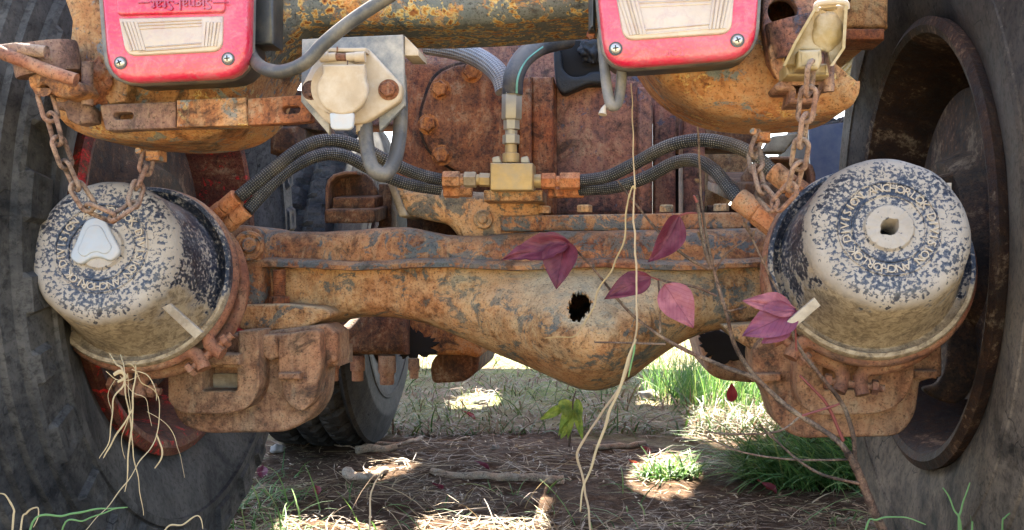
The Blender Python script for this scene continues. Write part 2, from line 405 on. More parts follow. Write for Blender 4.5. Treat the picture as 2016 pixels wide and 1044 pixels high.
# ---------------------------------------------------------------- mesh helpers
class B:
    def __init__(s):
        s.v, s.f, s.uv = [], [], {}
    def add(s, vs, fs, uvs=None):
        o = len(s.v)
        s.v += [Vector(a) for a in vs]
        for i, f in enumerate(fs):
            if uvs:
                s.uv[len(s.f)] = uvs[i]
            s.f.append([k + o for k in f])
    def box(s, c, size, rot=None):
        x, y, z = (k / 2 for k in size)
        vs = [Vector((a, b, d)) for a in (-x, x) for b in (-y, y) for d in (-z, z)]
        if rot is not None:
            vs = [rot @ q for q in vs]
        s.add([q + Vector(c) for q in vs], [(0, 1, 3, 2), (4, 6, 7, 5), (0, 4, 5, 1), (2, 3, 7, 6), (0, 2, 6, 4), (1, 5, 7, 3)])
    def tube(s, path, r, seg=12, closed=False, caps=True, flat=1.0, ref=None):
        path = [Vector(p) for p in path]
        n = len(path)
        rs = r if isinstance(r, (list, tuple)) else [r] * n
        tg = []
        for i in range(n):
            a = path[(i - 1) % n] if (closed or i > 0) else path[i]
            b = path[(i + 1) % n] if (closed or i < n - 1) else path[i]
            tg.append((b - a).normalized())
        ref = ref if ref is not None else Vector((0, 0, 1)) if abs(tg[0].z) < 0.9 else Vector((1, 0, 0))
        u = tg[0].cross(ref).normalized()
        vs, L = [], [0.0]
        for i in range(n):
            if i:
                L.append(L[-1] + (path[i] - path[i - 1]).length)
            u = (u - tg[i] * u.dot(tg[i])).normalized()
            w = tg[i].cross(u)
            for k in range(seg):
                a = 2 * PI * k / seg
                vs.append(path[i] + (u * math.cos(a) + w * math.sin(a) * flat) * rs[i])
        fs, uvs = [], []
        m = n if closed else n - 1
        for i in range(m):
            j = (i + 1) % n
            for k in range(seg):
                l = (k + 1) % seg
                fs.append((i * seg + k, i * seg + l, j * seg + l, j * seg + k))
                L2 = L[i + 1] if i + 1 < n else L[i] + (path[0] - path[-1]).length
                uvs.append(((L[i], k / seg), (L[i], (k + 1) / seg), (L2, (k + 1) / seg), (L2, k / seg)))
        if caps and not closed:
            fs.append(tuple(range(seg - 1, -1, -1)))
            uvs.append([(0, 0)] * seg)
            fs.append(tuple((n - 1) * seg + k for k in range(seg)))
            uvs.append([(0, 0)] * seg)
        s.add(vs, fs, uvs)
    def lathe(s, prof, seg=48, M=None, fn=None, closed=False, caps=True):       # prof: (t along z, radius)
        vs, fs = [], []
        for i, (t, r) in enumerate(prof):
            for k in range(seg):
                a = 2 * PI * k / seg
                tt, rr = fn(t, r, a, i) if fn else (t, r)
                vs.append(Vector((rr * math.cos(a), rr * math.sin(a), tt)))
        n = len(prof)
        for i in range(n if closed else n - 1):
            j = (i + 1) % n
            for k in range(seg):
                l = (k + 1) % seg
                fs.append((i * seg + k, i * seg + l, j * seg + l, j * seg + k))
        if not closed and caps:
            if prof[0][1] > 1e-6:
                fs.append(tuple(range(seg - 1, -1, -1)))
            if prof[-1][1] > 1e-6:
                fs.append(tuple((n - 1) * seg + k for k in range(seg)))
        if M is not None:
            vs = [M @ q for q in vs]
        s.add(vs, fs)
    def mesh(s, name, mat, smooth=35):
        me = bpy.data.meshes.new(name)
        me.from_pydata([tuple(v) for v in s.v], [], s.f)
        if s.uv:
            l = me.uv_layers.new()
            for pi, p in enumerate(me.polygons):
                if pi in s.uv:
                    for li, q in zip(p.loop_indices, s.uv[pi]):
                        l.data[li].uv = q
        finish(me, mat, smooth)
        return me
def finish(me, mat, smooth=35):
    me.materials.clear()
    me.materials.append(MAT[mat] if isinstance(mat, str) else mat)
    if smooth:
        me.polygons.foreach_set('use_smooth', [True] * len(me.polygons))
        me.update()
        if smooth < 180:
            me.set_sharp_from_angle(angle=math.radians(smooth))
    me.update()
def link(name, me, parent=None, matrix=None, bevel=0.0, label=None):
    o = bpy.data.objects.new(name, me)
    COL.objects.link(o)
    if parent is not None:
        o.parent = parent
    if matrix is not None:
        o.matrix_local = matrix
    if bevel:
        md = o.modifiers.new('bevel', 'BEVEL')
        md.width = bevel
        md.segments = 2
        md.limit_method = 'ANGLE'
    if label:
        o['label'] = label
    return o
def tag(o, label, cat=None, group=None, kind=None):
    if label: o['label'] = label
    if cat: o['category'] = cat
    if group: o['group'] = group
    if kind: o['kind'] = kind
    return o
def empty(name, loc=(0, 0, 0)):
    o = bpy.data.objects.new(name, None)
    COL.objects.link(o)
    o.location = loc
    o.empty_display_size = 0.05
    return o
def frame(origin, axis, up=Vector((0, 0, 1))):    # z of the frame runs along axis, y as near to up as it can
    z = Vector(axis).normalized()
    up = Vector(up)
    if abs(up.normalized().dot(z)) > 0.98:
        up = Vector((0, 1, 0))
    x = up.cross(z).normalized()
    y = z.cross(x)
    m = Matrix((x, y, z)).transposed().to_4x4()
    m.translation = Vector(origin)
    return m
def cr(pts, n=8, closed=False):                   # Catmull-Rom through points of any dimension
    pts = [tuple(p) for p in pts]
    N, out = len(pts), []
    for i in range(N if closed else N - 1):
        g = lambda k: pts[k % N] if closed else pts[max(0, min(N - 1, k))]
        p0, p1, p2, p3 = g(i - 1), g(i), g(i + 1), g(i + 2)
        for j in range(n):
            t = j / n
            out.append(tuple(0.5 * (2 * b + (c - a) * t + (2 * a - 5 * b + 4 * c - d) * t * t + (3 * b - a - 3 * c + d) * t ** 3) for a, b, c, d in zip(p0, p1, p2, p3)))
    if not closed:
        out.append(pts[-1])
    return out
def fil(pts, r, n=5):                             # round the corners of a pixel polygon
    out, N = [], len(pts)
    rr = r if isinstance(r, (list, tuple)) else [r] * N
    for i in range(N):
        p, a, b = Vector(pts[i]), Vector(pts[i - 1]), Vector(pts[(i + 1) % N])
        if rr[i] <= 0:
            out.append(tuple(p))
            continue
        da, db = (a - p), (b - p)
        k = min(rr[i], da.length * 0.48, db.length * 0.48)
        s, e = p + da.normalized() * k, p + db.normalized() * k
        for j in range(n + 1):
            t = j / n
            out.append(tuple(s * (1 - t) ** 2 + p * 2 * t * (1 - t) + e * t * t))
    return out
def circ(cx, cy, rx, ry=None, n=24, a0=0.0):
    ry = rx if ry is None else ry
    return [(cx + rx * math.cos(a0 + 2 * PI * k / n), cy + ry * math.sin(a0 + 2 * PI * k / n)) for k in range(n)]
def slot(cx, cy, hw, hh, tilt=0.0, n=6):
    out = []
    for s, a0 in ((1, -PI / 2), (-1, PI / 2)):
        for k in range(n + 1):
            a = a0 + PI * k / n
            out.append((s * (hw - hh) + hh * math.cos(a), hh * math.sin(a)))
    c, s = math.cos(tilt), math.sin(tilt)
    return [(cx + x * c - y * s, cy + x * s + y * c) for x, y in out]
def plate_mesh(name, pts, d0, d1, mat, bev=0.002, holes=(), raw=False, smooth=40):
    cu = bpy.data.curves.new(name, 'CURVE')
    cu.dimensions = '2D'
    cu.fill_mode = 'BOTH'
    for lp in [pts] + list(holes):
        q = [Vector((p[0], 0, p[1])) for p in lp] if raw else [P(p[0], p[1], d0) for p in lp]
        sp = cu.splines.new('POLY')
        sp.points.add(len(q) - 1)
        for a, b in zip(sp.points, q):
            a.co = (b.x, b.z, 0, 1)
        sp.use_cyclic_u = True
    th = abs(d1 - d0)
    bev = min(bev, th * 0.45)
    cu.extrude = max(th / 2 - bev, 1e-5)
    cu.bevel_depth = bev
    cu.bevel_resolution = 2
    cu.offset = -bev
    tmp = bpy.data.objects.new(name, cu)
    me = bpy.data.meshes.new_from_object(tmp)
    me.name = name
    dm = (d0 + d1) / 2 + (0.0 if raw else OFF)
    for v in me.vertices:
        x, y, z = v.co
        v.co = (x, dm - z, y)
    bpy.data.objects.remove(tmp)
    bpy.data.curves.remove(cu)
    import bmesh
    bm = bmesh.new()
    bm.from_mesh(me)
    bmesh.ops.remove_doubles(bm, verts=bm.verts, dist=1e-5)
    bm.to_mesh(me)
    bm.free()
    finish(me, mat, smooth)
    return me
def plate(name, pts, d0, d1, mat, parent, bev=0.002, holes=(), label=None, smooth=40):
    return link(name, plate_mesh(name, pts, d0, d1, mat, bev, holes, smooth=smooth), parent, label=label)
def pbox(name, x0, y0, x1, y1, d0, d1, mat, parent, bev=0.003, label=None):
    return plate(name, [(x0, y0), (x1, y0), (x1, y1), (x0, y1)], d0, d1, mat, parent, bev, label=label)
def ptube(name, pts, r, mat, parent, seg=12, n=8, label=None, closed=False):
    q = [P(*a) for a in cr(pts, n, closed)]
    b = B()
    b.tube(q, r, seg, closed)
    return link(name, b.mesh(name, mat, 60), parent, label=label)
def text_mesh(name, txt, size, depth, mat):
    cu = bpy.data.curves.new(name, 'FONT')
    cu.body = txt
    cu.size = size
    cu.extrude = depth
    cu.align_x = 'CENTER'
    cu.align_y = 'CENTER'
    cu.resolution_u = 2
    tmp = bpy.data.objects.new(name, cu)
    me = bpy.data.meshes.new_from_object(tmp)
    bpy.data.objects.remove(tmp)
    bpy.data.curves.remove(cu)
    finish(me, mat, 0)
    return me
_hex = {}
def hex_mesh(mat, washer=False):
    if (mat, washer) not in _hex:
        b = B()
        prof = [(0, 1.0), (0.62, 1.0), (0.75, 0.86), (0.75, 0.0)]
        b.lathe(prof, 6)
        if washer:
            b.lathe([(-0.12, 0.0), (-0.12, 1.3), (0.06, 1.3), (0.06, 0.0)], 20)
        _hex[(mat, washer)] = b.mesh('bolt_head', mat, 30)
    return _hex[(mat, washer)]
def bolt(px, py, d, rpx, parent, mat='rust', name='bolt', axis=(0, -1, 0), rot=0.3, washer=False, squash=1.0):
    p = P(px, py, d)
    r = rpx * (TM @ p).y / F
    m = frame(p, axis) @ Matrix.Rotation(rot, 4, 'Z') @ Matrix.Diagonal((r, r, r * squash, 1))
    return link(name, hex_mesh(mat, washer), parent, m)

# ---------------------------------------------------------------- ground and sky-lit field (the setting)
def ground_h(x, y):
    h = 0.012 * noise.noise(Vector((x * 2.1, y * 2.1, 3.1))) + 0.008 * noise.noise(Vector((x * 9, y * 9, 7.7)))
    h += 0.008 * noise.noise(Vector((x * 27, y * 27, 1.7)))
    far = max(0.0, min(1.0, (math.hypot(x, y) - 8) / 30))
    return h * (1 - far) + far * 0.3 * noise.noise(Vector((x * 0.05, y * 0.05, 0.2)))
def soil_mat():
    m, nt, b = begin('soil')
    p = pos(nt)
    n1 = nz(nt, p, 2.2, 6, 0.65, 0.4)
    n2 = nz(nt, p, 38, 8, 0.7)
    n3 = nz(nt, p, 160, 6, 0.7)
    dirt = ramp(nt, n2, [(0.3, (0.02, 0.011, 0.006)), (0.5, (0.062, 0.034, 0.018)), (0.7, (0.13, 0.08, 0.046))])
    straw = ramp(nt, n3, [(0.3, (0.24, 0.17, 0.09)), (0.5, (0.43, 0.34, 0.21)), (0.7, (0.54, 0.46, 0.32))])
    grass = ramp(nt, n3, [(0.3, (0.05, 0.09, 0.02)), (0.7, (0.22, 0.26, 0.07))])
    s = nd(nt, 'SeparateXYZ')
    nt.links.new(p, s.inputs[0])
    fy = ramp(nt, mth(nt, 'ADD', mth(nt, 'MULTIPLY', s.outputs[1], 0.1), mth(nt, 'MULTIPLY', mth(nt, 'SUBTRACT', n1, 0.5), 0.25)), [(0.27, 0.0), (0.36, 1.0)])
    front = fy
    back = ramp(nt, mth(nt, 'MULTIPLY', s.outputs[1], -1.0), [(0.0, 0.0), (0.6, 1.0)])  # unseen ground behind the camera, made paler to bounce sun onto the truck
    fy = mth(nt, 'MAXIMUM', fy, back)
    f = mth(nt, 'MAXIMUM', mth(nt, 'MULTIPLY', fy, 0.9), ramp(nt, n2, [(0.6, 0.0), (0.75, 0.3)]))
    c = mixc(nt, f, dirt, straw)
    meadow = ramp(nt, n3, [(0.3, (0.05, 0.036, 0.022)), (0.5, (0.12, 0.09, 0.05)), (0.7, (0.19, 0.15, 0.09))])
    c = mixc(nt, mth(nt, 'MULTIPLY', front, 0.9), c, meadow)
    c = mixc(nt, mth(nt, 'MULTIPLY', fy, ramp(nt, n1, [(0.42, 0.0), (0.62, 0.75)])), c, grass)
    nt.links.new(c, b.inputs['Base Color'])
    b.inputs['Roughness'].default_value = 0.95
    b.inputs['Specular IOR Level'].default_value = 0.1
    bump(nt, b, mth(nt, 'ADD', n2, mth(nt, 'MULTIPLY', n3, 0.4)), 0.8, 0.012)
    return m
MAT['soil'] = soil_mat()
gb = B()
def axis_steps(lo, hi, fine_lo, fine_hi, step):
    out, x = [], fine_lo
    while x <= fine_hi:
        out.append(x); x += step
    k, a = step, fine_hi
    while a < hi:
        k *= 1.35; a += k; out.append(min(a, hi))
    k, a = step, fine_lo
    while a > lo:
        k *= 1.35; a -= k; out.append(max(a, lo))
    return sorted(set(out))
gx, gy = axis_steps(-900, 900, -1.4, 1.8, 0.025), axis_steps(-900, 900, 1.0, 5.4, 0.025)
gv = [(x, y, ground_h(x, y)) for y in gy for x in gx]
nx = len(gx)
gb.add(gv, [(j * nx + i, j * nx + i + 1, (j + 1) * nx + i + 1, (j + 1) * nx + i) for j in range(len(gy) - 1) for i in range(nx - 1)])
tag(link('ground', gb.mesh('ground', 'soil', 180)), 'bare brown dirt and straw covered ground under the truck', kind='structure')

# ---------------------------------------------------------------- the truck
truck = empty('old_truck')
truck.matrix_world = TM
tag(truck, 'rusty old military truck seen low from behind, rear axle between two wheels', 'truck')

# wheels
MAT['rubber_dark'] = rubber_mat('dark_tyre_rubber', (0.016, 0.016, 0.018), (0.075, 0.068, 0.06), 0.8)
def tyre_mesh(name, R, width, mat, lugs=30, seg=540, side_blocks=True, r0=0.27, bulge=1.0, smooth_side=False):
    H_ = R - r0                                     # (t outward from the inner face, r)
    prof = [(0.02, r0 - 0.012), (0.004, r0 + 0.002), (-0.012, r0 + 0.14 * H_), (-0.024, r0 + 0.3 * H_), (-0.0285, r0 + 0.38 * H_), (-0.033, r0 + 0.385 * H_), (-0.033, r0 + 0.43 * H_), (-0.0295, r0 + 0.435 * H_)]
    sb0 = len(prof)
    prof += [(-0.029, r0 + (0.44 + 0.02 * k) * H_) for k in range(11)]
    sb1 = len(prof)
    prof += [(-0.027 + 0.0042 * k, r0 + (0.66 + 0.028 * k) * H_) for k in range(8)] + [(0.012, R - 0.006), (0.02, R)] if smooth_side else [(-0.026, r0 + 0.66 * H_), (-0.0195, r0 + 0.665 * H_), (-0.017, r0 + 0.75 * H_), (-0.010, r0 + 0.755 * H_), (-0.007, r0 + 0.83 * H_), (0.0, r0 + 0.835 * H_), (0.003, r0 + 0.91 * H_), (0.010, r0 + 0.915 * H_), (0.014, R - 0.006), (0.02, R)]
    tr0, n = len(prof), 16
    for k in range(1, n):
        prof.append((0.02 + (width - 0.04) * k / n, R + 0.006 * math.sin(PI * k / n)))
    tr1 = len(prof)
    prof += [(width - 0.02, R), (width - 0.002, R - 0.03), (width + 0.01, R - 0.07), (width + 0.02, r0 + 0.06), (width, r0), (width - 0.02, r0 - 0.012)]
    def fn(t, r, a, i):
        w = 0.0006 * noise.noise(Vector((math.cos(a) * 5, math.sin(a) * 5, i * 0.15)))
        q = a / (2 * PI) * lugs
        k, j = q % 1.0, int(q) % 3
        if tr0 <= i < tr1:                          # tread: zigzag grooves and sipes
            z = 1.1 * abs(((q * 1.5) % 1.0) * 2 - 1)
            if ((i - tr0) * 1.0 + z) % 5.0 < 1.4:
                r -= 0.016
            elif (q * 3 + (i - tr0) * 0.17) % 1.0 < 0.14:
                r -= 0.006
        if side_blocks and sb0 < i < sb1 - 1:
            lo, hi = ((0.2, 0.75), (0.3, 0.7), (0.15, 0.6))[j]
            if lo < k < hi and not (j == 1 and i < sb0 + 4):
                t -= 0.0062
                if lo + 0.12 < k < hi - 0.12 and sb0 + 3 < i < sb1 - 4:
                    t += 0.002
        if t < 0:
            t *= bulge
        return t + w, r + w
    b = B()
    b.lathe(prof, seg, fn=fn, closed=True)
    return b.mesh(name, mat, 24)
def rim_mesh(name, mat, r0=0.27):
    prof = [(0.004, r0 + 0.002), (-0.006, r0 + 0.004), (-0.011, r0 - 0.006), (-0.008, r0 - 0.015), (0.004, r0 - 0.02), (0.05, r0 - 0.032), (0.13, r0 - 0.045), (0.2, r0 - 0.065), (0.206, r0 - 0.09), (0.19, 0.14), (0.16, 0.11), (0.165, 0.0)]
    b = B()
    b.lathe(prof, 96, caps=False)
    return b.mesh(name, mat, 40)
def disc_mesh(name, mat, rr=0.2):
    b = B()
    prof = [(0.03, 0.0), (0.03, 0.06), (0.02, 0.075), (0.02, 0.10), (0.045, 0.115), (0.05, rr - 0.012), (0.052, rr), (0.085, rr), (0.09, rr - 0.02), (0.1, 0.1), (0.15, 0.09), (0.15, 0.0)]
    b.lathe(prof, 72)
    return b.mesh(name, mat, 35)
def wheel(side, xt, y, z, R, width, tyre, rim, disc, rimlabel=None, tyrelabel=None, mesh_cache={}):
    root = empty('wheel')
    root.parent = truck
    m = frame((xt, y, z), (side, 0, 0))
    root.matrix_local = m
    link('tyre', tyre, root, label=tyrelabel)
    link('rim', rim, root, label=rimlabel)
    link('brake_disc', disc, root)
    return root
ZC = 0.481
tyre_l = tyre_mesh('tyre', 0.481, 0.26, 'rubber')
tyre_r = tyre_mesh('tyre', 0.481, 0.26, 'rubber_dusty', side_blocks=False, bulge=0.45)
tyre_t = tyre_mesh('tyre', 0.405, 0.26, 'rubber_dark', lugs=24, seg=360, r0=0.2, side_blocks=False, bulge=0.5, smooth_side=True)
rim_l, rim_r = rim_mesh('rim', 'rim_red'), rim_mesh('rim', 'rim_brown')
rim_t = rim_mesh('rim', 'rim_brown', 0.2)
disc_s = disc_mesh('brake_disc', 'iron_dark', 0.15)
disc_l, disc_d = disc_mesh('brake_disc', 'iron_dark'), disc_mesh('brake_disc', 'iron_dark', 0.19)
XL, XR = -0.4725, 0.478
w1 = wheel(-1, XL, 0, ZC, 0.481, 0.26, tyre_l, rim_l, disc_l, 'flaking bright red wheel rim', 'cracked black tyre with raised shoulder blocks')
w2 = wheel(1, XR, 0, ZC, 0.481, 0.26, tyre_r, rim_r, disc_d, 'dark brown rusted wheel rim', 'smooth dusty grey tyre')
w3 = wheel(-1, XL - 0.005, 1.27, 0.405, 0.405, 0.25, tyre_t, rim_t, disc_s)
w4 = wheel(1, XR + 0.06, 1.27, 0.405, 0.405, 0.25, tyre_t, rim_t, disc_s)

# axle housing ------------------------------------------------
def lerp_tab(tab, x, cache={}):
    k = id(tab)
    if k not in cache:
        cache[k] = (tab, cr(tab, 10))
    t = cache[k][1]
    if x <= t[0][0]: return t[0][1]
    for (a, p), (b, q) in zip(t, t[1:]):
        if x <= b:
            return p + (q - p) * (x - a) / max(1e-9, b - a)
    return t[-1][1]
bot = [(470, 640), (590, 642), (640, 630), (690, 622), (760, 624), (820, 636), (890, 662), (960, 694), (1030, 722), (1090, 748), (1130, 765), (1165, 771), (1200, 766), (1240, 748), (1280, 718), (1330, 684), (1380, 660), (1430, 648), (1520, 640)]
def axle_mesh():
    b = B()
    NX, NS = 640, 130
    rows = []
    for i in range(NX + 1):
        px = 470 + (1550 - 470) * i / NX
        g = math.exp(-((px - 1165) / 150.0) ** 2) * 0.6 + math.exp(-((px - 1150) / 260.0) ** 2) * 0.4
        zt = P(px, 505, -0.085)
        zb = P(px, lerp_tab(bot, px), -0.03)
        x = zt.x
        ring = []
        for k in range(NS + 1):
            s = 1 - (1 - k / NS) ** 2
            z = zt.z + (zb.z - zt.z) * s
            dep = 0.03 - (0.098 + 0.1 * g * max(0.0, math.sin(PI * min(1, s) ** 1.15)) ** 1.2) * (1 - s ** 14) ** 0.45
            # low relief: cast ridges and hand-forged unevenness
            dep += 0.0025 * noise.noise(Vector((x * 14, z * 14, 1.0))) + 0.0012 * noise.noise(Vector((x * 60, z * 60, 4.0)))
            ring.append(Vector((x, dep, z)))
        for k in range(NS - 1, -1, -2):
            s = 1 - (1 - k / NS) ** 2
            z = zt.z + (zb.z - zt.z) * s
            ring.append(Vector((x, 0.03 + (0.112 + 0.06 * g) * (1 - s ** 5) ** 0.42, z)))
        rows.append(ring)
    n = len(rows[0])
    vs = [v for r in rows for v in r]
    fs = []
    hc = P(1142, 606, -0.15)
    for i in range(NX):
        for k in range(n):
            l = (k + 1) % n
            q = (i * n + k, i * n + l, (i + 1) * n + l, (i + 1) * n + k)
            c = (vs[q[0]] + vs[q[2]]) / 2
            if c.y < -0.05:
                dx, dz = c.x - hc.x, c.z - hc.z
                a = math.atan2(dz, dx)
                rad = 0.0142 * (1 + 0.12 * noise.noise(Vector((dx * 900, dz * 900, 2.0))) + 0.3 * noise.noise(Vector((math.cos(a) * 1.6, math.sin(a) * 1.6, 5.5))) + 0.25 * noise.noise(Vector((math.cos(a) * 4, math.sin(a) * 4, 9.5))))
                if math.hypot(dx, dz) < rad:
                    continue
            fs.append(q)
    b.add(vs, fs)
    return b.mesh('axle_housing', 'rust_axle', 60)
axle = link('axle_housing', axle_mesh(), truck, label='rust streaked banjo axle housing with a small jagged hole')
md = axle.modifiers.new('wall', 'SOLIDIFY')
md.thickness = 0.003
md.offset = 1
def top_strip():
    b = B()
    top = [(490, 452), (600, 456), (650, 455), (760, 447), (800, 448), (850, 458), (900, 464), (950, 463), (1010, 458), (1100, 455), (1300, 452), (1510, 448)]
    NX = 150
    rows = []
    for i in range(NX + 1):
        px = 490 + (1550 - 490) * i / NX
        a, c = P(px, lerp_tab(top, px), -0.07), P(px, 522 + 3 * math.sin(px * 0.02), -0.1)
        x = P(px, 480, -0.09).x
        wob = 0.002 * noise.noise(Vector((x * 20, 0, 0)))
        prof = [(0.1, a.z), (-0.06, a.z), (-0.074, a.z - 0.003), (-0.082, a.z - 0.01), (-0.084, (a.z + c.z) / 2), (-0.085, c.z + 0.007), (-0.098 + wob, c.z + 0.005), (-0.103 + wob, c.z + 0.001), (-0.102 + wob, c.z - 0.004), (-0.086, c.z - 0.005), (0.1, c.z - 0.005)]
        rows.append([Vector((x, p + 0.0015 * noise.noise(Vector((x * 30, q * 60, 2))), q + 0.001 * noise.noise(Vector((x * 40, q * 40, 8))))) for p, q in prof])
    n = len(rows[0])
    vs = [v for r in rows for v in r]
    fs = [(i * n + k, i * n + (k + 1) % n, (i + 1) * n + (k + 1) % n, (i + 1) * n + k) for i in range(NX) for k in range(n)]
    fs += [tuple(range(n)), tuple(NX * n + k for k in range(n - 1, -1, -1))]
    b.add(vs, fs)
    return b.mesh('axle_rib', 'rust_axle_top', 60)
link('axle_rib', top_strip(), axle)
# flat foot of the housing where the caliper carrier bolts on, both sides
plate('mounting_foot', fil([(470, 600), (560, 598), (640, 606), (655, 622), (600, 646), (585, 652), (470, 650)], 10), -0.115, -0.04, 'rust_axle', axle, 0.004)
plate('mounting_foot', fil([(1420, 640), (1500, 636), (1510, 690), (1480, 690), (1440, 660)], 8), -0.11, 0.03, 'rust_axle', axle, 0.004)
def stud(px, y0, y1, d, rpx, mat='rust_clamp', parent=truck, name='threaded_stud'):
    a, c = P(px, y0, d), P(px, y1, d)
    r = rpx * (TM @ a).y / F
    n = 60
    b = B()
    prof = []
    L = (a - c).length
    for k in range(n):
        prof.append((L * k / (n - 1), r * (1.0 if k % 4 < 2 else 0.9)))
    b.lathe(prof, 16, frame(c, (0, 0, 1)))
    return link(name, b.mesh(name, mat, 30), parent)
stud(550, 531, 585, -0.1, 13, 'rust_red')
bolt(550, 597, -0.1, 20, truck, 'rust_red', 'nut', (0, 0, 1), 0.2, squash=0.9)
# swivel end left: knuckle with a round boss
plate('knuckle', fil([(438, 455), (470, 440), (512, 450), (520, 600), (470, 640), (432, 600)], 16), -0.1, 0.05, 'rust_axle_top', truck, 0.008, label='dark greasy knuckle beside left brake chamber')
def boss(name, px, py, d, rpx, mat, parent, depth=0.03, seg=28, dome=0.5, axis=(0, -1, 0)):
    p = P(px, py, d)
    r = rpx * (TM @ p).y / F
    b = B()
    b.lathe([(-depth, r), (0.0, r), (0.15 * r, 0.94 * r), (0.2 * r, 0.75 * r), (0.12 * r, 0.7 * r), (0.12 * r, 0.55 * r), (dome * r, 0.4 * r), (dome * r, 0.0)], seg, frame(p, axis))
    return link(name, b.mesh(name, mat, 35), parent)
boss('pivot_boss', 490, 484, -0.115, 30, 'rust_axle_top', truck, axis=(0.35, -1, 0.0))
bolt(383, 415, -0.06, 26, truck, 'rust_plum', rot=0.5)

# differential carrier and gearbox casing ---------------------
plate('carrier', fil([(772, 130), (800, 108), (850, 118), (890, 118), (935, 112), (985, 130), (1010, 150), (1095, 150), (1095, 450), (1000, 455), (930, 455), (860, 425), (800, 410), (775, 360)], 22), 0.02, 0.2, 'rust_red', truck, 0.012, label='rusty cast differential carrier')
cov_ = [(828, 240), (838, 190), (858, 150), (900, 128), (960, 126), (1000, 150), (1020, 240), (1000, 320), (930, 345), (880, 325), (842, 290)]
plate('cover_groove_dark', cr([(925 + (x - 925) * 1.05, 236 + (y - 236) * 1.05) for x, y in cov_], 6, True), 0.012, 0.03, 'iron_dark', truck, 0.002)  # dark ring paints the shade of a groove round the cover
plate('carrier_cover', cr([(828, 240), (838, 190), (858, 150), (900, 128), (960, 126), (1000, 150), (1020, 240), (1000, 320), (930, 345), (880, 325), (842, 290)], 6, True), -0.006, 0.03, 'rust_red', truck, 0.004)
for px, py in ((867, 176), (929, 143), (843, 245), (870, 306)):
    bolt(px, py, -0.006, 16, truck, 'rust', rot=random.random(), squash=1.3, washer=True)
plate('carrier_neck', fil([(768, 362), (860, 372), (960, 378), (1060, 380), (1065, 450), (1010, 478), (910, 478), (880, 440), (835, 432), (795, 422)], 14), -0.045, 0.1, 'rust_axle', truck, 0.012)
plate('carrier_lip', fil([(762, 360), (776, 362), (802, 425), (786, 428)], 3), -0.05, 0.06, 'mud_cast', truck, 0.003)
plate('gearbox_casing', fil([(1088, 165), (1130, 150), (1180, 150), (1275, 160), (1285, 430), (1088, 430)], 12), 0.035, 0.3, 'rust_plum', truck, 0.01, label='plum coloured rusted gearbox casing')
for x0, x1, d in ((1020, 1046, 0.0), (1046, 1090, 0.012), (1255, 1285, 0.02)):
    pbox('casing_rib', x0, 150 if x0 < 1200 else 170, x1, 420, d, 0.1, 'rust_plum' if x0 > 1200 else 'rust_red', truck, 0.006)
pbox('bracket', 952, 374, 1068, 396, -0.1, -0.02, 'rust_axle', truck, 0.003)
pl = boss('drain_plug', 951, 432, -0.055, 19, 'rust_axle', truck, 0.02)
plate('bolt_flange', fil([(985, 425), (1440, 418), (1478, 420), (1480, 452), (985, 456)], 4), -0.055, 0.1, 'rust_axle_top', truck, 0.003)
for px, py in ((1003, 424), (1070, 410), (1151, 408), (1312, 408), (1420, 406)):
    m_ = frame(P(px, py + 10, -0.035), (0, 0, 1)) @ Matrix.Rotation(random.random(), 4, 'Z') @ Matrix.Diagonal((0.0095, 0.0095, 0.012, 1))
    link('bolt', hex_mesh('rust_axle'), truck, m_)
pbox('carrier_throat', 800, 395, 1010, 485, 0.1, 0.2, 'rust_dark', truck, 0.006)
# the dark backdrop of frame members ahead of the axle
plate('frame_crossbeam', [(700, 60), (1330, 50), (1330, 230), (700, 250)], 0.42, 0.5, 'rust_plum', truck, 0.006)
pbox('frame_column', 1288, 190, 1330, 440, 0.16, 0.22, 'rust_plum', truck)
pbox('frame_column', 1345, 230, 1388, 440, 0.2, 0.3, 'rust_plum', truck)
pbox('frame_column', 745, 362, 770, 446, 0.1, 0.14, 'rust_dark', truck)
pbox('frame_column', 1320, 190, 1350, 445, 0.36, 0.42, 'void', truck)  # near-black filler slab behind the gap between the two columns
plate('air_tank', fil([(1370, 255), (1490, 255), (1492, 300), (1445, 395), (1410, 425), (1375, 425)], 20), 0.55, 0.8, 'tan_tank', truck, 0.03, label='sun warmed tan tank deep under the frame')
pbox('spring_seat', 1392, 404, 1500, 455, 0.25, 0.4, 'rust_dark', truck, 0.006)
pbox('frame_crossbeam', 1290, 225, 1500, 296, 0.3, 0.36, 'rust_dark', truck, 0.006)
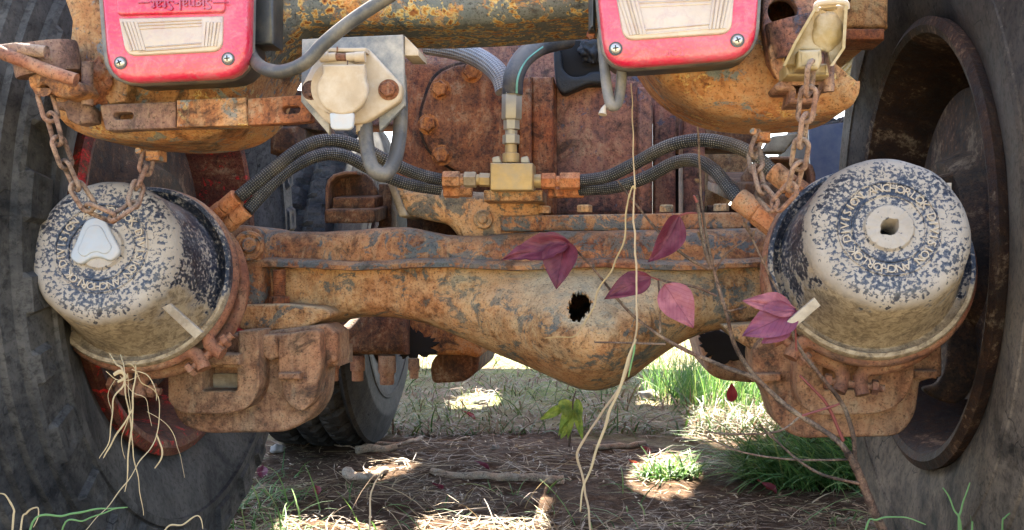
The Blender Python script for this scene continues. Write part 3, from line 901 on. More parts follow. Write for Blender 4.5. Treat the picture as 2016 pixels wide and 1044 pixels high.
# leaf spring ends resting on the axle, left and right
def spring(sgn, cx, y0, label, q_=1.0):
    hw = 52 * q_
    root = plate('spring_bracket', [(cx - sgn * hw, y0 + 100), (cx - sgn * hw, y0 + 35)] + [(cx + sgn * a * q_, y0 + b) for a, b in ((-48, 18), (-36, 6), (-15, 0), (10, 0), (28, 6), (42, 20), (50, 40), (50, 100))], 0.1, 0.12, 'rust_dark', truck, 0.003, label=label)
    plate('bracket_rim', [(cx - sgn * hw, y0 + 98), (cx - sgn * hw, y0 + 35)] + [(cx + sgn * a * q_, y0 + b) for a, b in ((-48, 18), (-36, 6), (-15, 0), (10, 0), (10, 6), (-13, 7), (-32, 12), (-42, 22), (-45, 36), (-45, 98))], 0.07, 0.11, 'rust_clamp', root, 0.002)
    for k, (a, bz, ya, yb) in enumerate(((-38, 46, 52, 76), (-54, 46, 76, 103))):
        q = [P(cx + sgn * a * q_, y0 + ya, 0.05 - 0.03 * k), P(cx + sgn * bz * q_, y0 + ya, 0.05 - 0.03 * k)]
        z0, z1 = P(cx, y0 + yb, 0.05 - 0.03 * k).z, q[0].z
        x0, x1 = sorted((q[0].x, q[1].x))
        b = B()
        dy, dz = 0.5, 0.06                        # the leaves rise as they run forward
        f0 = 0.05 - 0.03 * k
        b.add([(x0, f0, z0), (x1, f0, z0), (x1, f0, z1), (x0, f0, z1), (x0, f0 + dy, z0 + dz), (x1, f0 + dy, z0 + dz), (x1, f0 + dy, z1 + dz), (x0, f0 + dy, z1 + dz)],
              [(0, 1, 2, 3), (5, 4, 7, 6), (4, 0, 3, 7), (1, 5, 6, 2), (3, 2, 6, 7), (4, 5, 1, 0)])
        link('spring_leaf', b.mesh('spring_leaf', 'rust_dark', 0), root, bevel=0.003)
spring(1, 692, 337, 'brown spring bracket over stacked leaves, left of the differential')
spring(-1, 1532, 308, 'brown spring bracket behind the right chain', 1.42)

# rear crossmember with drooping horns; it stands well behind the wheels
OFF, K = -0.2, 0.82
# -----
horn = [(106, 235), (112, 262), (128, 284), (165, 294), (230, 299), (290, 302), (350, 299), (410, 288), (450, 268), (478, 240), (492, 205), (505, 178), (525, 148), (552, 122), (590, 102), (640, 95), (820, 97), (900, 95), (1000, 90), (1080, 82), (1160, 78), (1195, 84), (1230, 108), (1262, 148), (1290, 184), (1330, 216), (1380, 241), (1440, 256), (1520, 262), (1600, 258), (1650, 252), (1676, 244), (1686, 236), (1690, 226)]
horn_top = [(106, 215), (112, 200), (130, 170), (150, 60), (160, -140), (1632, -140), (1640, 126), (1688, 166), (1690, 175)]
def cross_mesh():
    b = B()
    NX = 240
    rows = []
    for i in range(NX + 1):
        px = 106 + (1690 - 106) * i / NX
        mid = 1 / (1 + math.exp(-(px - 530) / 14)) * (1 / (1 + math.exp((px - 1215) / 14)))
        zb = P(px, lerp_tab(horn, px), -0.1).z
        t = horn_top
        yt = t[0][1]
        for (a, p), (c, q) in zip(t, t[1:]):
            if a <= px <= c:
                yt = p + (q - p) * (px - a) / (c - a)
        zt = max(P(px, yt, -0.21).z, zb + 0.012)
        x = P(px, 150, -0.21).x
        r = min(0.034 if mid < 0.5 else 0.025, (zt - zb) * 0.8)
        prof = []
        for k in range(31):
            f = k / 30
            prof.append((-0.415 - 0.012 * mid * math.sin(PI * f), zt + (zb + r - zt) * f))
        for k in range(1, 13):
            a = PI / 2 * k / 12
            prof.append((-0.415 + r * (1 - math.cos(a)), zb + r - r * math.sin(a)))
        for k in range(1, 4):
            prof.append((-0.415 + r + 0.03 * k, zb))
        prof += [(-0.29, zt)]
        rows.append([Vector((x, p + 0.002 * noise.noise(Vector((x * 18, q * 18, 3))), q)) for p, q in prof])
    n = len(rows[0])
    vs = [v for r in rows for v in r]
    fs = [(i * n + k, i * n + (k + 1) % n, (i + 1) * n + (k + 1) % n, (i + 1) * n + k) for i in range(NX) for k in range(n)]
    hc = P(1541, 22, -0.215)
    fs = [q for q in fs if not (vs[q[0]].y < -0.4 and math.hypot((vs[q[0]].x + vs[q[2]].x) / 2 - hc.x, (vs[q[0]].z + vs[q[2]].z) / 2 - hc.z) < 0.021)]
    fs += [tuple(range(n)), tuple(NX * n + k for k in range(n - 1, -1, -1))]
    b.add(vs, fs)
    me = b.mesh('crossmember', 'rust_beam', 50)
    me.materials.append(MAT['rust_horn'])
    for p in me.polygons:
        px_ = p.center.x
        if p.center.x < P(512, 150, -0.21).x or p.center.x > P(1262, 150, -0.21).x:
            p.material_index = 1
    return me
cross = link('rear_crossmember', cross_mesh(), truck, label='blotched rusty rear crossmember with rounded drooping ends')
plate('lamp_bracket', fil([(118, -60), (128, 0), (148, 60), (158, 120), (215, 206), (245, 200), (262, 120), (262, -60)], 4), -0.235, -0.216, 'rust_horn', truck, 0.002)
plate('lamp_bracket', fil([(1500, -60), (1502, 60), (1512, 120), (1530, 150), (1640, 150), (1655, 60), (1655, -60)], 4), -0.232, -0.216, 'rust_plum', truck, 0.002, holes=[circ(1541, 22, 29, 28)[::-1]])
# slotted bar in three welded lengths
bar = plate('slotted_bar', fil([(195, 206), (346, 200), (346, 252), (207, 258)], [8, 0, 0, 8]), -0.243, -0.228, 'rust_latch', truck, 0.0015, holes=[slot(242, 228, 20, 7, -0.02)[::-1]], label='flat rusty strap with oval slots across the left horn')
plate('slotted_bar_middle', [(347, 197), (483, 191), (486, 247), (347, 251)], -0.25, -0.23, 'rust_horn', bar, 0.0015)
plate('slotted_bar_end', fil([(487, 194), (604, 186), (613, 192), (612, 240), (487, 247)], [0, 6, 6, 6, 0]), -0.247, -0.234, 'rust_red', bar, 0.0015, holes=[slot(573, 216, 18, 7.5, -0.03)[::-1]])
bolt(545, 165, 0.07, 17, truck, 'rust', axis=(0, -0.3, -1), washer=True)
pbox('hanger_block', 530, 248, 584, 302, 0.1, 0.18, 'rust_dark', truck, 0.006)
plate('inner_bracket', fil([(500, 160), (600, 180), (640, 260), (560, 250), (505, 230)], 8), 0.14, 0.2, 'rust_dark', truck)

# tail lamps --------------------------------------------------
def tail_lamp(outline, window, screws, txt, label, ribs_x, sx):
    body = plate('tail_lamp', fil(outline, [0, 0, 58, 58]), -0.288, -0.268, 'lens', truck, 0.006, label=label)
    c = Vector((sum(p[0] for p in outline) / 4, sum(p[1] for p in outline) / 4))
    grow = lambda k: [tuple(c + (Vector(p) - c) + Vector((k if p[0] > c.x else -k, k if p[1] > c.y else -k))) for p in outline]
    plate('gasket', fil(grow(5), [0, 0, 62, 62]), -0.279, -0.262, 'gasket', body, 0.003)
    plate('lamp_housing', fil(grow(2), [0, 0, 58, 58]), -0.264, -0.217, 'black', body, 0.004)
    wl = plate('reversing_lens', fil(window, [0, 0, 22, 22]), -0.2905, -0.283, 'lens_clear', body, 0.0018)
    b = B()
    (xa, ya), (xb, yb), (xc, yc), (xd, yd) = window
    for f in (0.03, 0.065, 0.10, 0.135, 0.17, 0.83, 0.865, 0.9, 0.935, 0.97):
        a, e = P(xa + (xb - xa) * f, ya + 8, -0.2905), P(xd + (xc - xd) * (0.04 + 0.92 * f), yd + (yc - yd) * f - 10, -0.2905)
        b.tube([a, e], 0.0014, 6)
    for f in (0.12, 0.2, 0.28, 0.78, 0.88):
        a, e = P(xa + (xb - xa) * 0.2, ya + (yd - ya) * f, -0.2903), P(xa + (xb - xa) * 0.8, yb + (yc - yb) * f, -0.2903)
        b.tube([a, e], 0.0009, 6)
    link('lens_rib', b.mesh('lens_rib', 'lens_clear', 60), body)
    for px, py in screws:
        p = P(px, py, -0.2885)
        mm = frame(p, (0, -1, 0)) @ Matrix.Diagonal((K, K, K, 1))
        sb = B()
        sb.lathe([(0, 0.0052), (0.0012, 0.0050), (0.0028, 0.003), (0.003, 0.0)], 20)
        so = link('screw', sb.mesh('screw', 'steel', 50), body, mm)
        rb = B()
        rb.lathe([(-0.002, 0.0066), (0.0006, 0.0066), (0.0006, 0.005), (-0.002, 0.005)], 24, mm, closed=True)
        link('screw_recess', rb.mesh('screw_recess', 'black', 50), body)
        kb = B()
        kb.box((0, 0, 0.003), (0.0055, 0.0011, 0.0008))
        kb.box((0, 0, 0.003), (0.0011, 0.0055, 0.00081))
        # cross recess belongs to the screw head
        cm = kb.mesh('screw_cross', 'void', 0)
        link('screw_cross', cm, body, mm @ Matrix.Rotation(random.random(), 4, 'Z'))
    t, px, py, size, dep = txt
    tm = text_mesh('moulded_letters', t, size * K, 0.0006, 'lens' if t == 'TOP' else 'lens_dark')
    link('moulded_letters', tm, body, frame(P(px, py, dep), (0, -1, 0)) @ Matrix.Rotation(PI, 4, 'Z'))
    return body
MAT['lens_dark'] = lens_mat('dark_red_print', (0.3, 0.01, 0.05))
t1 = tail_lamp([(188, -120), (490, -120), (484, 150), (210, 163)], [(233, 36), (438, 31), (437, 101), (247, 111)], [(237, 124), (449, 116)], ('Signal-Stat', 357, 9, 0.0155, -0.2925), 'left red tail lamp with clear window and upside-down lettering', None, 1)
plate('raised_band', fil([(228, -60), (444, -60), (441, 24), (230, 30)], [0, 0, 8, 8]), -0.2915, -0.282, 'lens', t1, 0.0018)
for xa, xb in ((272, 294), (420, 450)):
    pb = B()
    pb.tube([P(xa, 6, -0.292), P(xb, 5, -0.292)], 0.0006, 6)
    link('raised_dash', pb.mesh('raised_dash', 'lens_dark', 60), t1)
t2 = tail_lamp([(1166, -120), (1502, -120), (1487, 112), (1190, 134)], [(1212, -12), (1446, -16), (1440, 66), (1228, 80)], [(1212, 96), (1452, 80)], ('TOP', 1330, 103, 0.0095, -0.2885), 'right red tail lamp with hazy clear window', None, 1)
for x, y, d in ((515, 75, -0.235), (1163, 70, -0.235)):
    bolt(x, y, d, 9, truck, 'rust_red')
pbox('lamp_stay', 492, -60, 538, 88, -0.25, -0.22, 'black', truck, 0.004)
pbox('lamp_stay', 1158, -60, 1172, 60, -0.25, -0.22, 'black', truck, 0.004)

# trailer socket ----------------------------------------------
sk = plate('socket_plate', [(594, 77), (793, 68), (797, 207), (747, 260), (744, 226), (650, 226), (648, 266), (592, 200)], -0.262, -0.255, 'slate', truck, 0.0012, label='slate grey plate carrying the trailer socket')
plate('plate_return', [(796, 70), (824, 98), (824, 110), (796, 110)], -0.258, -0.22, 'beige', sk, 0.001)
fl = plate('socket_flange', fil([(630, 96), (722, 92), (792, 168), (788, 198), (716, 244), (645, 244), (596, 192), (592, 170)], 10), -0.275, -0.2625, 'beige', sk, 0.003)
cb = B()
cp = P(673, 176, -0.276)
cb.lathe([(0, 0.023), (0.012, 0.0226), (0.012, 0.0)], 40, frame(cp, (0, -1, 0)))
link('socket_barrel', cb.mesh('socket_barrel', 'beige', 40), sk)
lid = [(634, 127), (718, 126), (719, 145)] + [(673 + 50 * math.cos(a), 177 + 49 * math.sin(a)) for a in [math.radians(q) for q in range(-25, 206, 10)]] + [(634, 145)]
plate('socket_lid', lid, -0.297, -0.289, 'beige', sk, 0.0025, label='pale dusty round socket lid')
plate('lid_tab', fil([(648, 222), (697, 222), (695, 250), (688, 256), (656, 256), (650, 250)], 4), -0.296, -0.291, 'plug', sk, 0.0015)
hb = B()
for xa, xb, r in ((631, 647, 0.0043), (647, 662, 0.0036), (683, 699, 0.0036), (699, 719, 0.0043)):
    hb.tube([P(xa, 113, -0.289), P(xb, 112, -0.289)], r, 14)
link('hinge', hb.mesh('hinge', 'beige', 50), sk)
coil = []
for k in range(8 * 10 + 1):
    a = 2 * PI * k / 10
    q = P(662 + 21 * k / 80, 112.5, -0.289)
    coil.append(q + Vector((0, 0.0027 * math.cos(a), 0.0027 * math.sin(a))))
hb = B()
hb.tube([P(664, 92, -0.289)] + coil + [P(684, 127, -0.296)], 0.0006, 6)
link('hinge_spring', hb.mesh('hinge_spring', 'rust_clamp', 60), sk)
pbox('hinge_back', 632, 94, 720, 102, -0.288, -0.274, 'beige', sk, 0.001)
bolt(613, 178, -0.275, 15, sk, 'rust_latch', washer=True)
bolt(765, 177, -0.2755, 16, sk, 'rust_red', washer=True)
ptube('socket_gland', [(716, 226, -0.262), (717, 262, -0.266)], 0.007, 'beige', sk)
# cables and hoses
ptube('lamp_cable', [(490, 96, -0.236), (498, 116, -0.262), (520, 135, -0.29), (556, 141, -0.302), (600, 124, -0.308), (640, 84, -0.308), (700, 36, -0.305), (790, -22, -0.3)], 0.0056, 'cable', truck, 14, label='black cable sweeping up past the socket plate')
ptube('socket_cable', [(718, 232, -0.262), (722, 285, -0.272), (733, 330, -0.28), (757, 344, -0.278), (776, 318, -0.262), (786, 270, -0.245), (789, 215, -0.236), (786, 150, -0.23)], 0.0062, 'cable', truck, 14, label='looped black cable hanging under the socket')
ptube('loose_wire_loop', [(1184, 60, -0.235), (1190, 130, -0.24), (1196, 180, -0.25), (1204, 208, -0.255), (1216, 202, -0.25), (1222, 170, -0.24), (1226, 120, -0.235)], 0.0045, 'gasket', truck, 10)
ptube('frayed_end', [(1194, 206, -0.253), (1188, 216, -0.255), (1186, 226, -0.256)], [0.0012 + 0.00016 * k for k in range(17)], 'beige', truck, 8)
OFF = 0.0
ptube('braided_hose', [(868, 354, -0.1), (820, 342, -0.12), (765, 318, -0.14), (705, 288, -0.15), (645, 276, -0.165), (590, 294, -0.18), (530, 340, -0.195), (470, 388, -0.205)], 0.0074, 'braid', truck, 16, label='upper braided hose to the left brake chamber')
ptube('braided_hose', [(868, 373, -0.085), (800, 362, -0.1), (740, 338, -0.11), (680, 308, -0.125), (630, 306, -0.14), (575, 330, -0.16), (530, 368, -0.18), (486, 416, -0.2)], 0.0074, 'braid', truck, 16, label='lower braided hose to the left brake chamber')
ptube('braided_hose', [(1142, 356, -0.1), (1195, 348, -0.12), (1250, 322, -0.14), (1315, 288, -0.165), (1375, 276, -0.18), (1435, 284, -0.195), (1485, 306, -0.21), (1522, 340, -0.22)], 0.0074, 'braid', truck, 16, label='upper braided hose to the right brake chamber')
ptube('braided_hose', [(1142, 374, -0.085), (1215, 368, -0.1), (1275, 348, -0.12), (1325, 322, -0.14), (1368, 316, -0.155), (1405, 335, -0.18), (1435, 370, -0.2), (1456, 396, -0.21)], 0.0074, 'braid', truck, 16, label='lower braided hose to the right brake chamber')
def fitting(pts, rpxs, mat, parent=truck, hexes=(1,), name='hose_fitting', label=None):
    root = None
    for i, ((a, c), r) in enumerate(zip(zip(pts, pts[1:]), rpxs)):
        pa, pc = P(*a), P(*c)
        rr = r * (TM @ pa).y / F
        L = (pc - pa).length
        b = B()
        b.lathe([(0, rr * 0.9), (L * 0.06, rr), (L * 0.94, rr), (L, rr * 0.9)], 6 if i in hexes else 18, frame(pa, pc - pa, Vector((0, 1, 0.3))))
        o = link(name if root is None else 'fitting_nut', b.mesh(name, mat if isinstance(mat, str) else mat[i], 30), parent if root is None else root, label=label if root is None else None)
        root = root or o
    return root
fitting([(872, 354, -0.1), (906, 354, -0.1), (914, 354, -0.1), (938, 354, -0.1), (944, 354, -0.1), (966, 355, -0.1)], [17, 12, 16, 11, 14], ['rust_brass', 'rust_brass', 'mud_cast', 'brass', 'brass'], hexes=(0, 2, 4))
fitting([(874, 375, -0.08), (905, 376, -0.08), (930, 377, -0.08)], [15, 12], 'rust_brass', hexes=(0,))
tee = pbox('tee_block', 965, 321, 1049, 375, -0.125, -0.075, 'brass', truck, 0.002, label='pale brass tee block joining the hoses')
for x in (978, 1034):
    plate('retaining_clip', fil([(x - 9, 321), (x - 9, 310), (x + 5, 307), (x + 9, 321)], 3), -0.105, -0.095, 'zincfit', tee, 0.001)
fitting([(1050, 357, -0.1), (1066, 357, -0.1), (1094, 357, -0.1), (1102, 357, -0.1), (1142, 357, -0.1)], [14, 16.5, 11, 17.5], ['brass', 'rust_brass', 'rust_brass', 'rust_brass'], hexes=(1, 3))
fitting([(1080, 377, -0.08), (1110, 377, -0.08), (1150, 377, -0.08)], [14, 13], 'rust_brass', hexes=(0,))
fitting([(1006, 321, -0.1), (1006, 302, -0.1), (1006, 284, -0.1), (1006, 266, -0.1), (1007, 256, -0.1), (1007, 236, -0.1), (1008, 182, -0.1)], [17, 12, 17, 12, 16, 20], ['brass', 'brass', 'zincfit', 'zincfit', 'zincfit', 'zincfit'], hexes=(2, 4, 5), label='tall grey hose coupling standing on the tee block')
hose_v = ptube('supply_hose', [(1009, 186, -0.1), (1012, 150, -0.1), (1030, 115, -0.085), (1065, 90, -0.06), (1120, 76, -0.03)], 0.0122, 'cable', truck, 18, label='thick black hose with a pale green stripe')
sp_ = [P(a, b, c - 0.0118) for a, b, c in cr([(1017, 184, -0.1), (1020, 152, -0.1), (1036, 119, -0.086), (1068, 93, -0.062)], 8)]
sb = B()
sb.tube(sp_, 0.0014, 6)
link('hose_stripe', sb.mesh('hose_stripe', 'green', 60), hose_v)
ptube('grey_braided_hose', [(995, 180, -0.075), (985, 150, -0.07), (955, 122, -0.06), (905, 100, -0.05), (840, 88, -0.04)], 0.0125, 'braid_grey', truck, 18, label='grey braided hose curving left behind the coupling')
fitting([(468, 388, -0.203), (442, 410, -0.2), (402, 442, -0.19)], [18, 19], 'rust_brass', hexes=(1,), label='copper coloured fitting on the left chamber')
fitting([(486, 412, -0.2), (460, 432, -0.198), (446, 444, -0.196), (430, 462, -0.19)], [17, 18, 15], ['rust_brass', 'rust_brass', 'mud_cast'], hexes=(1, 2))
fitting([(1520, 336, -0.218), (1558, 366, -0.224), (1600, 396, -0.226)], [21, 23], 'rust_brass', hexes=(1,))
fitting([(1452, 390, -0.208), (1490, 418, -0.215), (1535, 452, -0.222)], [23, 25], 'rust_brass', hexes=(1,), label='rusty hex fitting on the right chamber')

OFF = 0.0
# black cracked rubber boot above the casing
def lump(name, px, py, d, r, sc, mat, parent, seed, amp=0.3):
    b = B()
    c = P(px, py, d)
    n = 24
    vs, fs = [], []
    for i in range(n + 1):
        for k in range(n * 2):
            th, ph = PI * i / n, PI * k / n
            v = Vector((math.sin(th) * math.cos(ph), math.sin(th) * math.sin(ph), math.cos(th)))
            q = 1 + amp * noise.noise(v * 2.2 + Vector((seed, 0, 0))) + amp * 0.4 * noise.noise(v * 7 + Vector((seed, 3, 0)))
            vs.append(c + Vector((v.x * sc[0], v.y * sc[1], v.z * sc[2])) * r * q)
    for i in range(n):
        for k in range(n * 2):
            l = (k + 1) % (n * 2)
            fs.append((i * n * 2 + k, i * n * 2 + l, (i + 1) * n * 2 + l, (i + 1) * n * 2 + k))
    b.add(vs, fs)
    return link(name, b.mesh(name, mat, 70), parent)
lump('rubber_boot', 1138, 112, 0.06, 0.028, (1.0, 0.8, 0.8), 'tar', truck, 3.3, 0.35)
pbox('boot_cavity_dark', 1096, 80, 1186, 172, 0.03, 0.034, 'void', truck, 0.001)  # flat black plate paints the darkness inside the boot's hollow
lump('rubber_boot', 1165, 100, 0.02, 0.016, (1.0, 0.8, 1.0), 'tar', truck, 5.3, 0.4)
plate('boot_flange', cr([(1090, 98), (1100, 92), (1106, 118), (1109, 136), (1126, 150), (1150, 148), (1164, 141), (1184, 142), (1186, 164), (1160, 166), (1130, 178), (1108, 184), (1094, 160)], 5, True), 0.012, 0.05, 'tar', truck, 0.004)

# brake chambers ----------------------------------------------
MAT['lettering'] = plain('dusty_lettering', (0.44, 0.36, 0.28), 0.85, 0.3, 150)
def chamber(base, face, label, plug, clamp_rot, text_rot, up, sz=1.0):
    a, c = P(*base), P(*face)
    ax = c - a
    Lc = ax.length
    M0 = frame(a, ax, up) @ Matrix.Diagonal((sz, sz, Lc / 0.104, 1))
    k = 1.0
    bowl = B()
    bowl.lathe([(-0.17, 0.03), (-0.125, 0.034), (-0.11, 0.05), (-0.075, 0.082), (-0.06, 0.095), (-0.044, 0.094), (-0.012, 0.094), (-0.004, 0.0985), (0.0, 0.0985)], 64)
    root = link('brake_chamber', bowl.mesh('brake_chamber', 'mud_cast', 40), truck, M0, label=label)
    cap = B()
    prof = [(0.0, 0.1035), (0.0085, 0.104), (0.0115, 0.1025), (0.0115, 0.0985), (0.006, 0.096), (0.003, 0.0915), (0.012, 0.0885), (0.05, 0.0825), (0.085, 0.077), (0.0915, 0.0745), (0.0965, 0.0705), (0.099, 0.0655), (0.1, 0.059), (0.1, 0.0475), (0.1012, 0.0468), (0.1012, 0.0455), (0.1, 0.0448), (0.1, 0.0345), (0.1012, 0.0338), (0.1012, 0.0325), (0.1, 0.0318), (0.1, 0.0235)]
    prof += [(0.1032, 0.0215), (0.1038, 0.019), (0.1034, 0.0095), (0.098, 0.0085), (0.07, 0.0085), (0.07, 0.0)]
    prof = [(t * k if t > 0.012 else t, r) for t, r in prof]
    def fn(t, r, an, i):
        w = 0.0006 * noise.noise(Vector((math.cos(an) * 4, math.sin(an) * 4, t * 60)))
        if 23 <= i <= 25:
            r *= 1 + 0.28 * max(0, math.cos(2 * (an - 0.7))) ** 6 - 0.12
        return t + w, r + w
    cap.lathe(prof, 96, fn=fn)
    cp_ = link('spring_cap', cap.mesh('spring_cap', 'speckle', 40), root)
    # raised ring of lettering
    txt = 'ANCHORLOK DIVISION '
    full = txt * 2
    lb_v, lb_f = [], []
    for i, ch in enumerate(full):
        if ch == ' ':
            continue
        me = text_mesh('l', ch, 0.0112, 0.0008, 'mud_cast')
        an = PI / 2 + text_rot - 2 * PI * i / len(full)
        R = Matrix.Translation((0.0398 * math.cos(an), 0.0398 * math.sin(an), 0.1004 * k)) @ Matrix.Rotation(an - PI / 2, 4, 'Z')
        o = len(lb_v)
        lb_v += [R @ v.co for v in me.vertices]
        lb_f += [[q + o for q in p.vertices] for p in me.polygons]
        bpy.data.meshes.remove(me)
    lb = B()
    lb.add(lb_v, lb_f)
    link('raised_lettering', lb.mesh('raised_lettering', 'lettering', 0), root)
    if plug:
        pts = cr([(0.0, 0.026), (0.009, 0.022), (0.0165, 0.004), (0.022, -0.012), (0.014, -0.021), (0.004, -0.0165), (-0.004, -0.0165), (-0.014, -0.021), (-0.022, -0.012), (-0.0165, 0.004), (-0.009, 0.022)], 6, True)
        pm = plate_mesh('dust_plug', pts, -0.0015, 0.004, 'plug', 0.002, raw=True)
        tilt = Matrix.Rotation(0.12, 4, 'Z') @ Matrix.Diagonal((1.12, 1.0, 1.0, 1))
        # plate lies in x-z facing -y: turn it to face along the chamber axis
        Mx = Matrix.Translation((-0.004, 0.004, 0.1055 * k)) @ tilt @ Matrix.Rotation(-PI / 2, 4, 'X')
        link('dust_plug', pm, root, Mx, label='pale heart shaped plastic plug')
        pts2 = [(x * 0.68, y * 0.68) for x, y in pts]
        link('plug_rim', plate_mesh('plug_rim', pts2, -0.0026, 0.0, 'plug', 0.0012, raw=True), root, Mx)
    else:
        hb_ = B()
        hb_.lathe([(0.07 * k, 0.0), (0.071 * k, 0.014)], 24, caps=False)
        link('bore_floor', hb_.mesh('bore_floor', 'void', 0), root)
    # two clamp bands: the bent bars leave the ring and carry a bolt
    def band(z, r0, a0, a1, rr, name, hook=True):
        pts, rad = [], []
        n = 72
        for i in range(n + 1):
            t = i / n
            an = a0 + (a1 - a0) * t
            pts.append(Vector((r0 * math.cos(an), r0 * math.sin(an), z)))
        def end(an, sg):
            e = Vector((math.cos(an), math.sin(an), 0))
            tg = Vector((-math.sin(an), math.cos(an), 0)) * sg
            p = Vector((r0 * math.cos(an), r0 * math.sin(an), z))
            return [p + tg * 0.008 + e * 0.002, p + tg * 0.013 + e * 0.009, p + tg * 0.014 + e * 0.019, p + tg * 0.013 + e * 0.028]
        if hook:
            pts = end(a0, -1)[::-1] + pts + end(a1, 1)
        b = B()
        b.tube(pts, rr, 14)
        o = link(name, b.mesh(name, 'rust_clamp', 60), root)
        am = (a0 + a1) / 2 + PI
        e = Vector((math.cos(am), math.sin(am), 0))
        tg = Vector((-math.sin(am), math.cos(am), 0))
        cpt = e * (r0 + 0.018) + Vector((0, 0, z))
        sb_ = B()
        prof_ = [(-0.028 + 0.062 * i / 47, 0.0042 if i % 3 else 0.0037) for i in range(48)]
        sb_.lathe(prof_, 14, frame(cpt, tg, Vector((0, 0, 1))))
        link('clamp_bolt', sb_.mesh('clamp_bolt', 'rust_clamp', 40), root)
        for s_ in (-0.021, 0.021):
            link('clamp_nut', hex_mesh('rust_clamp'), root, frame(cpt + tg * s_, tg * (1 if s_ > 0 else -1), Vector((0, 0, 1))) @ Matrix.Diagonal((0.0085, 0.0085, 0.009, 1)))
        return o
    g = 0.2
    band(-0.006, 0.101, clamp_rot[0] + g, clamp_rot[0] + 2 * PI - g, 0.0078, 'clamp_band')
    band(-0.05, 0.1, clamp_rot[1] + g, clamp_rot[1] + 2 * PI - g, 0.0078, 'clamp_band')
    return root, M0, k
upv = Vector((0, 0, 1))
ch_l, M_l, k_l = chamber((278, 545, -0.27), (196, 486, -0.382), 'left brake chamber with flaking dark paint and a pale plug', True, (math.radians(-48), math.radians(-100)), 0.5, upv, 0.93)
ch_r, M_r, k_r = chamber((1710, 520, -0.265), (1752, 446, -0.372), 'right brake chamber with flaking dark paint and an open centre hole', False, (math.radians(-135), math.radians(-97)), 0.35, upv, 0.94)
# pale identification strips tied under the clamps
plate('tag_strip', [(318, 606), (334, 598), (398, 655), (384, 668)], -0.392, -0.386, 'mud_cast', truck, 0.001)
plate('tag_strip', [(1604, 586), (1616, 602), (1556, 654), (1546, 636)], -0.372, -0.366, 'mud_cast', truck, 0.001)
pbox('cap_lug', 1858, 360, 1874, 378, -0.34, -0.325, 'beige', truck, 0.001)

def ragged(pts, amp, n=8):
    q = cr(pts, n, True)
    cx_, cy_ = sum(a[0] for a in q) / len(q), sum(a[1] for a in q) / len(q)
    return [(cx_ + (x - cx_) * f, cy_ + (y - cy_) * f) for x, y in q for f in [1 + amp * noise.noise(Vector((x * 0.09, y * 0.09, 1))) + amp * noise.noise(Vector((x * 0.3, y * 0.3, 4)))]]
# calipers ----------------------------------------------------
cl = plate('brake_caliper', fil([(332, 690), (400, 660), (505, 655), (640, 638), (664, 655), (664, 712), (636, 724), (632, 790), (604, 832), (560, 852), (400, 854), (356, 838), (336, 800)], [10, 10, 10, 8, 8, 8, 10, 40, 30, 20, 40, 20, 20]), -0.13, -0.07, 'rust_caliper', truck, 0.005, label='rusty cast brake caliper under the left chamber')
plate('caliper_frame', fil([(330, 712), (392, 700), (468, 700), (468, 652), (508, 650), (510, 770), (486, 808), (440, 816), (352, 814), (330, 790)], [8, 4, 2, 2, 4, 30, 24, 8, 24, 10]), -0.168, -0.12, 'rust_caliper', cl, 0.0025, holes=[fil([(398, 724), (466, 724), (466, 770), (398, 770)], 6)[::-1]])
pbox('caliper_bar', 388, 698, 470, 720, -0.184, -0.15, 'rust_caliper', cl, 0.004)
pbox('pad_edge', 396, 736, 468, 768, -0.136, -0.125, 'mud_cast', cl, 0.002)
plate('caliper_lobe', fil([(512, 660), (556, 658), (556, 700), (532, 712), (516, 700)], 6), -0.15, -0.12, 'rust_caliper', cl, 0.003)
plate('caliper_lobe', fil([(545, 660), (628, 648), (632, 720), (620, 790), (590, 815), (560, 790), (548, 735)], 14), -0.155, -0.12, 'rust_caliper', cl, 0.003)
pbox('caliper_lug', 546, 735, 590, 748, -0.168, -0.13, 'rust_caliper', cl, 0.003)
pbox('caliper_lug', 640, 685, 667, 722, -0.12, -0.05, 'rust_caliper', cl, 0.005)
cr_ = plate('brake_caliper', fil([(1482, 690), (1510, 655), (1640, 640), (1800, 645), (1855, 670), (1856, 742), (1812, 752), (1804, 820), (1772, 860), (1570, 864), (1528, 836), (1508, 770), (1482, 742)], [10, 10, 4, 10, 10, 6, 6, 30, 26, 30, 24, 20, 8]), -0.13, -0.06, 'rust_caliper', truck, 0.005, label='rusty cast brake caliper under the right chamber')
plate('caliper_frame', fil([(1568, 655), (1800, 652), (1800, 748), (1786, 780), (1760, 806), (1720, 816), (1610, 818), (1580, 804), (1568, 770)], [4, 4, 10, 20, 20, 16, 20, 16, 10]), -0.17, -0.12, 'rust_caliper', cr_, 0.0025, holes=[fil([(1622, 712), (1708, 712), (1708, 768), (1622, 768)], 6)[::-1]])
pbox('pad_edge', 1620, 752, 1710, 772, -0.136, -0.125, 'mud_cast', cr_, 0.002)
pbox('caliper_lug', 1482, 736, 1538, 752, -0.145, -0.1, 'rust_caliper', cr_, 0.003)
pbox('caliper_lug', 1800, 730, 1846, 746, -0.145, -0.1, 'rust_caliper', cr_, 0.003)
plate('dust_shield', cr([(1860, 560), (1905, 600), (1930, 690), (1912, 770), (1880, 796), (1836, 782), (1820, 765), (1850, 752), (1866, 700), (1862, 620)], 5, True), -0.06, -0.045, 'iron_dark', truck, 0.004)
plate('caliper_bridge', fil([(1850, 345), (1905, 330), (1925, 400), (1930, 470), (1860, 470)], 8), -0.06, -0.02, 'iron_dark', truck, 0.006)

